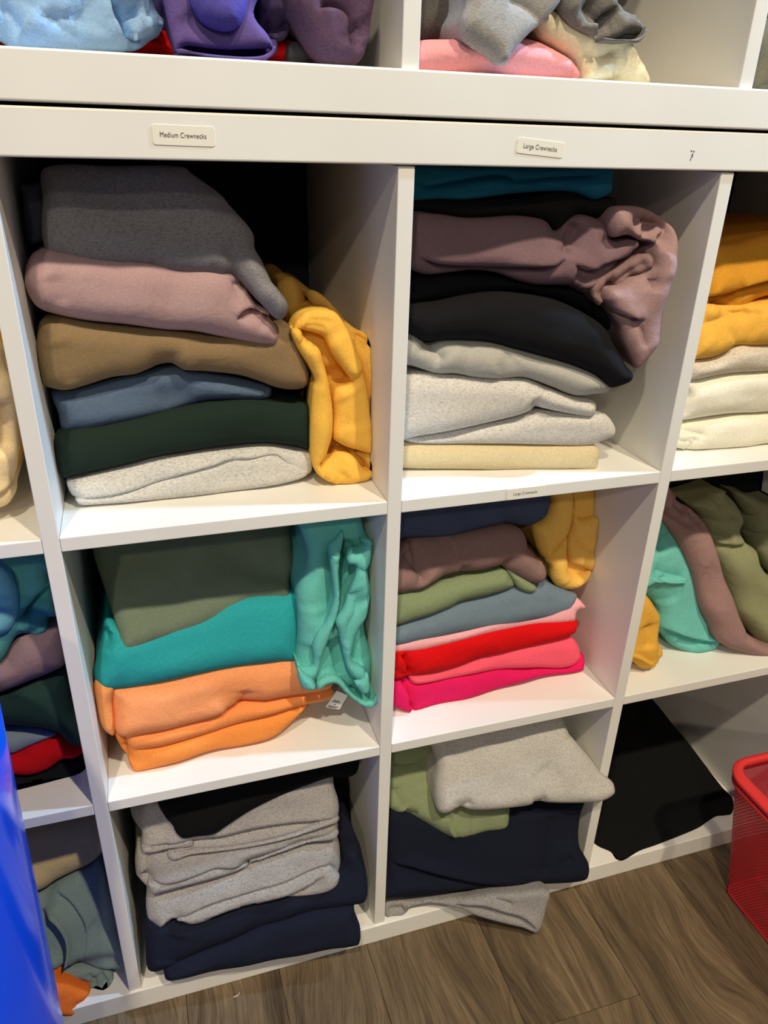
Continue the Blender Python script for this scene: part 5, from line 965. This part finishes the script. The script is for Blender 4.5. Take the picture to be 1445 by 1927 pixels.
for j in range(nv):
    sh = 3 if j % 2 else 0
    for i in range(nu):
        P = lambda u, v: RW[j][int(round(i*6+sh+u*6)) % (nu*6)]*(1-v)+RW[j+1][int(round(i*6+sh+u*6)) % (nu*6)]*v
        b_ = len(vs)
        vs += [P(0, 0), P(1, 0), P(1, 1), P(0, 1), P(1/6+1/6, .18), P(5/6, .18), P(4/6, .82), P(1/6, .82)]
        fs += [(b_, b_+1, b_+5, b_+4), (b_+1, b_+2, b_+6, b_+5), (b_+2, b_+3, b_+7, b_+6), (b_+3, b_, b_+4, b_+7)]
o = mesh_obj('mesh_wall', vs, fs, REDM, basket, smooth=False, recalc=False)
o['kind'] = 'stuff'
vs, fs = [], []
nx, ny = 60, 56
for j in range(ny):
    for i in range(nx):
        x0, x1 = bx0+(bx1-bx0)*i/nx, bx0+(bx1-bx0)*(i+1)/nx
        y0, y1 = by0+(by1-by0)*j/ny, by0+(by1-by0)*(j+1)/ny
        b_ = len(vs); w = 0.0009; z = 0.005
        vs += [(x0, y0, z), (x1, y0, z), (x1, y1, z), (x0, y1, z), (x0+w, y0+w, z), (x1-w, y0+w, z), (x1-w, y1-w, z), (x0+w, y1-w, z)]
        fs += [(b_, b_+1, b_+5, b_+4), (b_+1, b_+2, b_+6, b_+5), (b_+2, b_+3, b_+7, b_+6), (b_+3, b_, b_+4, b_+7)]
o = mesh_obj('mesh_floor', vs, fs, REDM, basket, smooth=False, recalc=False)
o['kind'] = 'stuff'

# ------------------------------------------------------------------ a scrap of thread on the floor
def thread(pts, r, mat, label):
    vs, fs = [], []
    n = 6
    for i, p in enumerate(pts):
        for m in range(n):
            an = math.tau*m/n
            vs.append((p[0], p[1]+r*math.cos(an), p[2]+r*math.sin(an)))
    for i in range(len(pts)-1):
        for m in range(n):
            fs.append((i*n+m, i*n+(m+1) % n, (i+1)*n+(m+1) % n, (i+1)*n+m))
    fs.append(tuple(range(n))); fs.append(tuple(range(len(vs)-n, len(vs))))
    o = mesh_obj('thread_scrap', vs, fs, mat)
    tag(o, label, 'thread')
thread([(-0.2235, -0.0225, 0.0007), (-0.2185, -0.0222, 0.0007), (-0.2160, -0.0210, 0.0007), (-0.2135, -0.0180, 0.0007)], 0.0006, plain('white_thread', (225, 220, 208), 0.8, 0.2), 'short scrap of white thread lying on the wood floor')

# ------------------------------------------------------------------ care tag hanging from the mint sweatshirt
TAGW = plain('white_tag', (232, 230, 228), 0.7, 0.2)
MINT = G[39]
def strip(name, quad, th, mat, parent):
    q = [Vector(p) for p in quad]
    vs = [tuple(p) for p in q]+[(p.x, p.y+th, p.z) for p in q]
    return mesh_obj(name, vs, [(0, 1, 2, 3), (7, 6, 5, 4), (0, 4, 5, 1), (1, 5, 6, 2), (2, 6, 7, 3), (3, 7, 4, 0)], mat, parent, smooth=False)
TQ = [Vector(p) for p in [(-0.0511, 0.062, 0.4417), (-0.0356, 0.062, 0.4305), (-0.0472, 0.062, 0.4092), (-0.0663, 0.062, 0.4175)]]
ct = strip('care_tag', TQ, 0.0004, TAGW, MINT)
for (v0, v1, u0, u1) in ((.50, .54, .22, .70), (.58, .61, .14, .80), (.72, .78, .44, .52), (.86, .89, .14, .84), (.92, .95, .14, .70)):
    P = lambda u, v: TQ[0].lerp(TQ[1], u).lerp(TQ[3].lerp(TQ[2], u), v)+Vector((0, -0.0003, 0))
    strip('print_line', [P(u0, v0), P(u1, v0), P(u1, v1), P(u0, v1)], 0.0002, plain('grey_print', (70, 70, 74), 0.7, 0.2), ct)
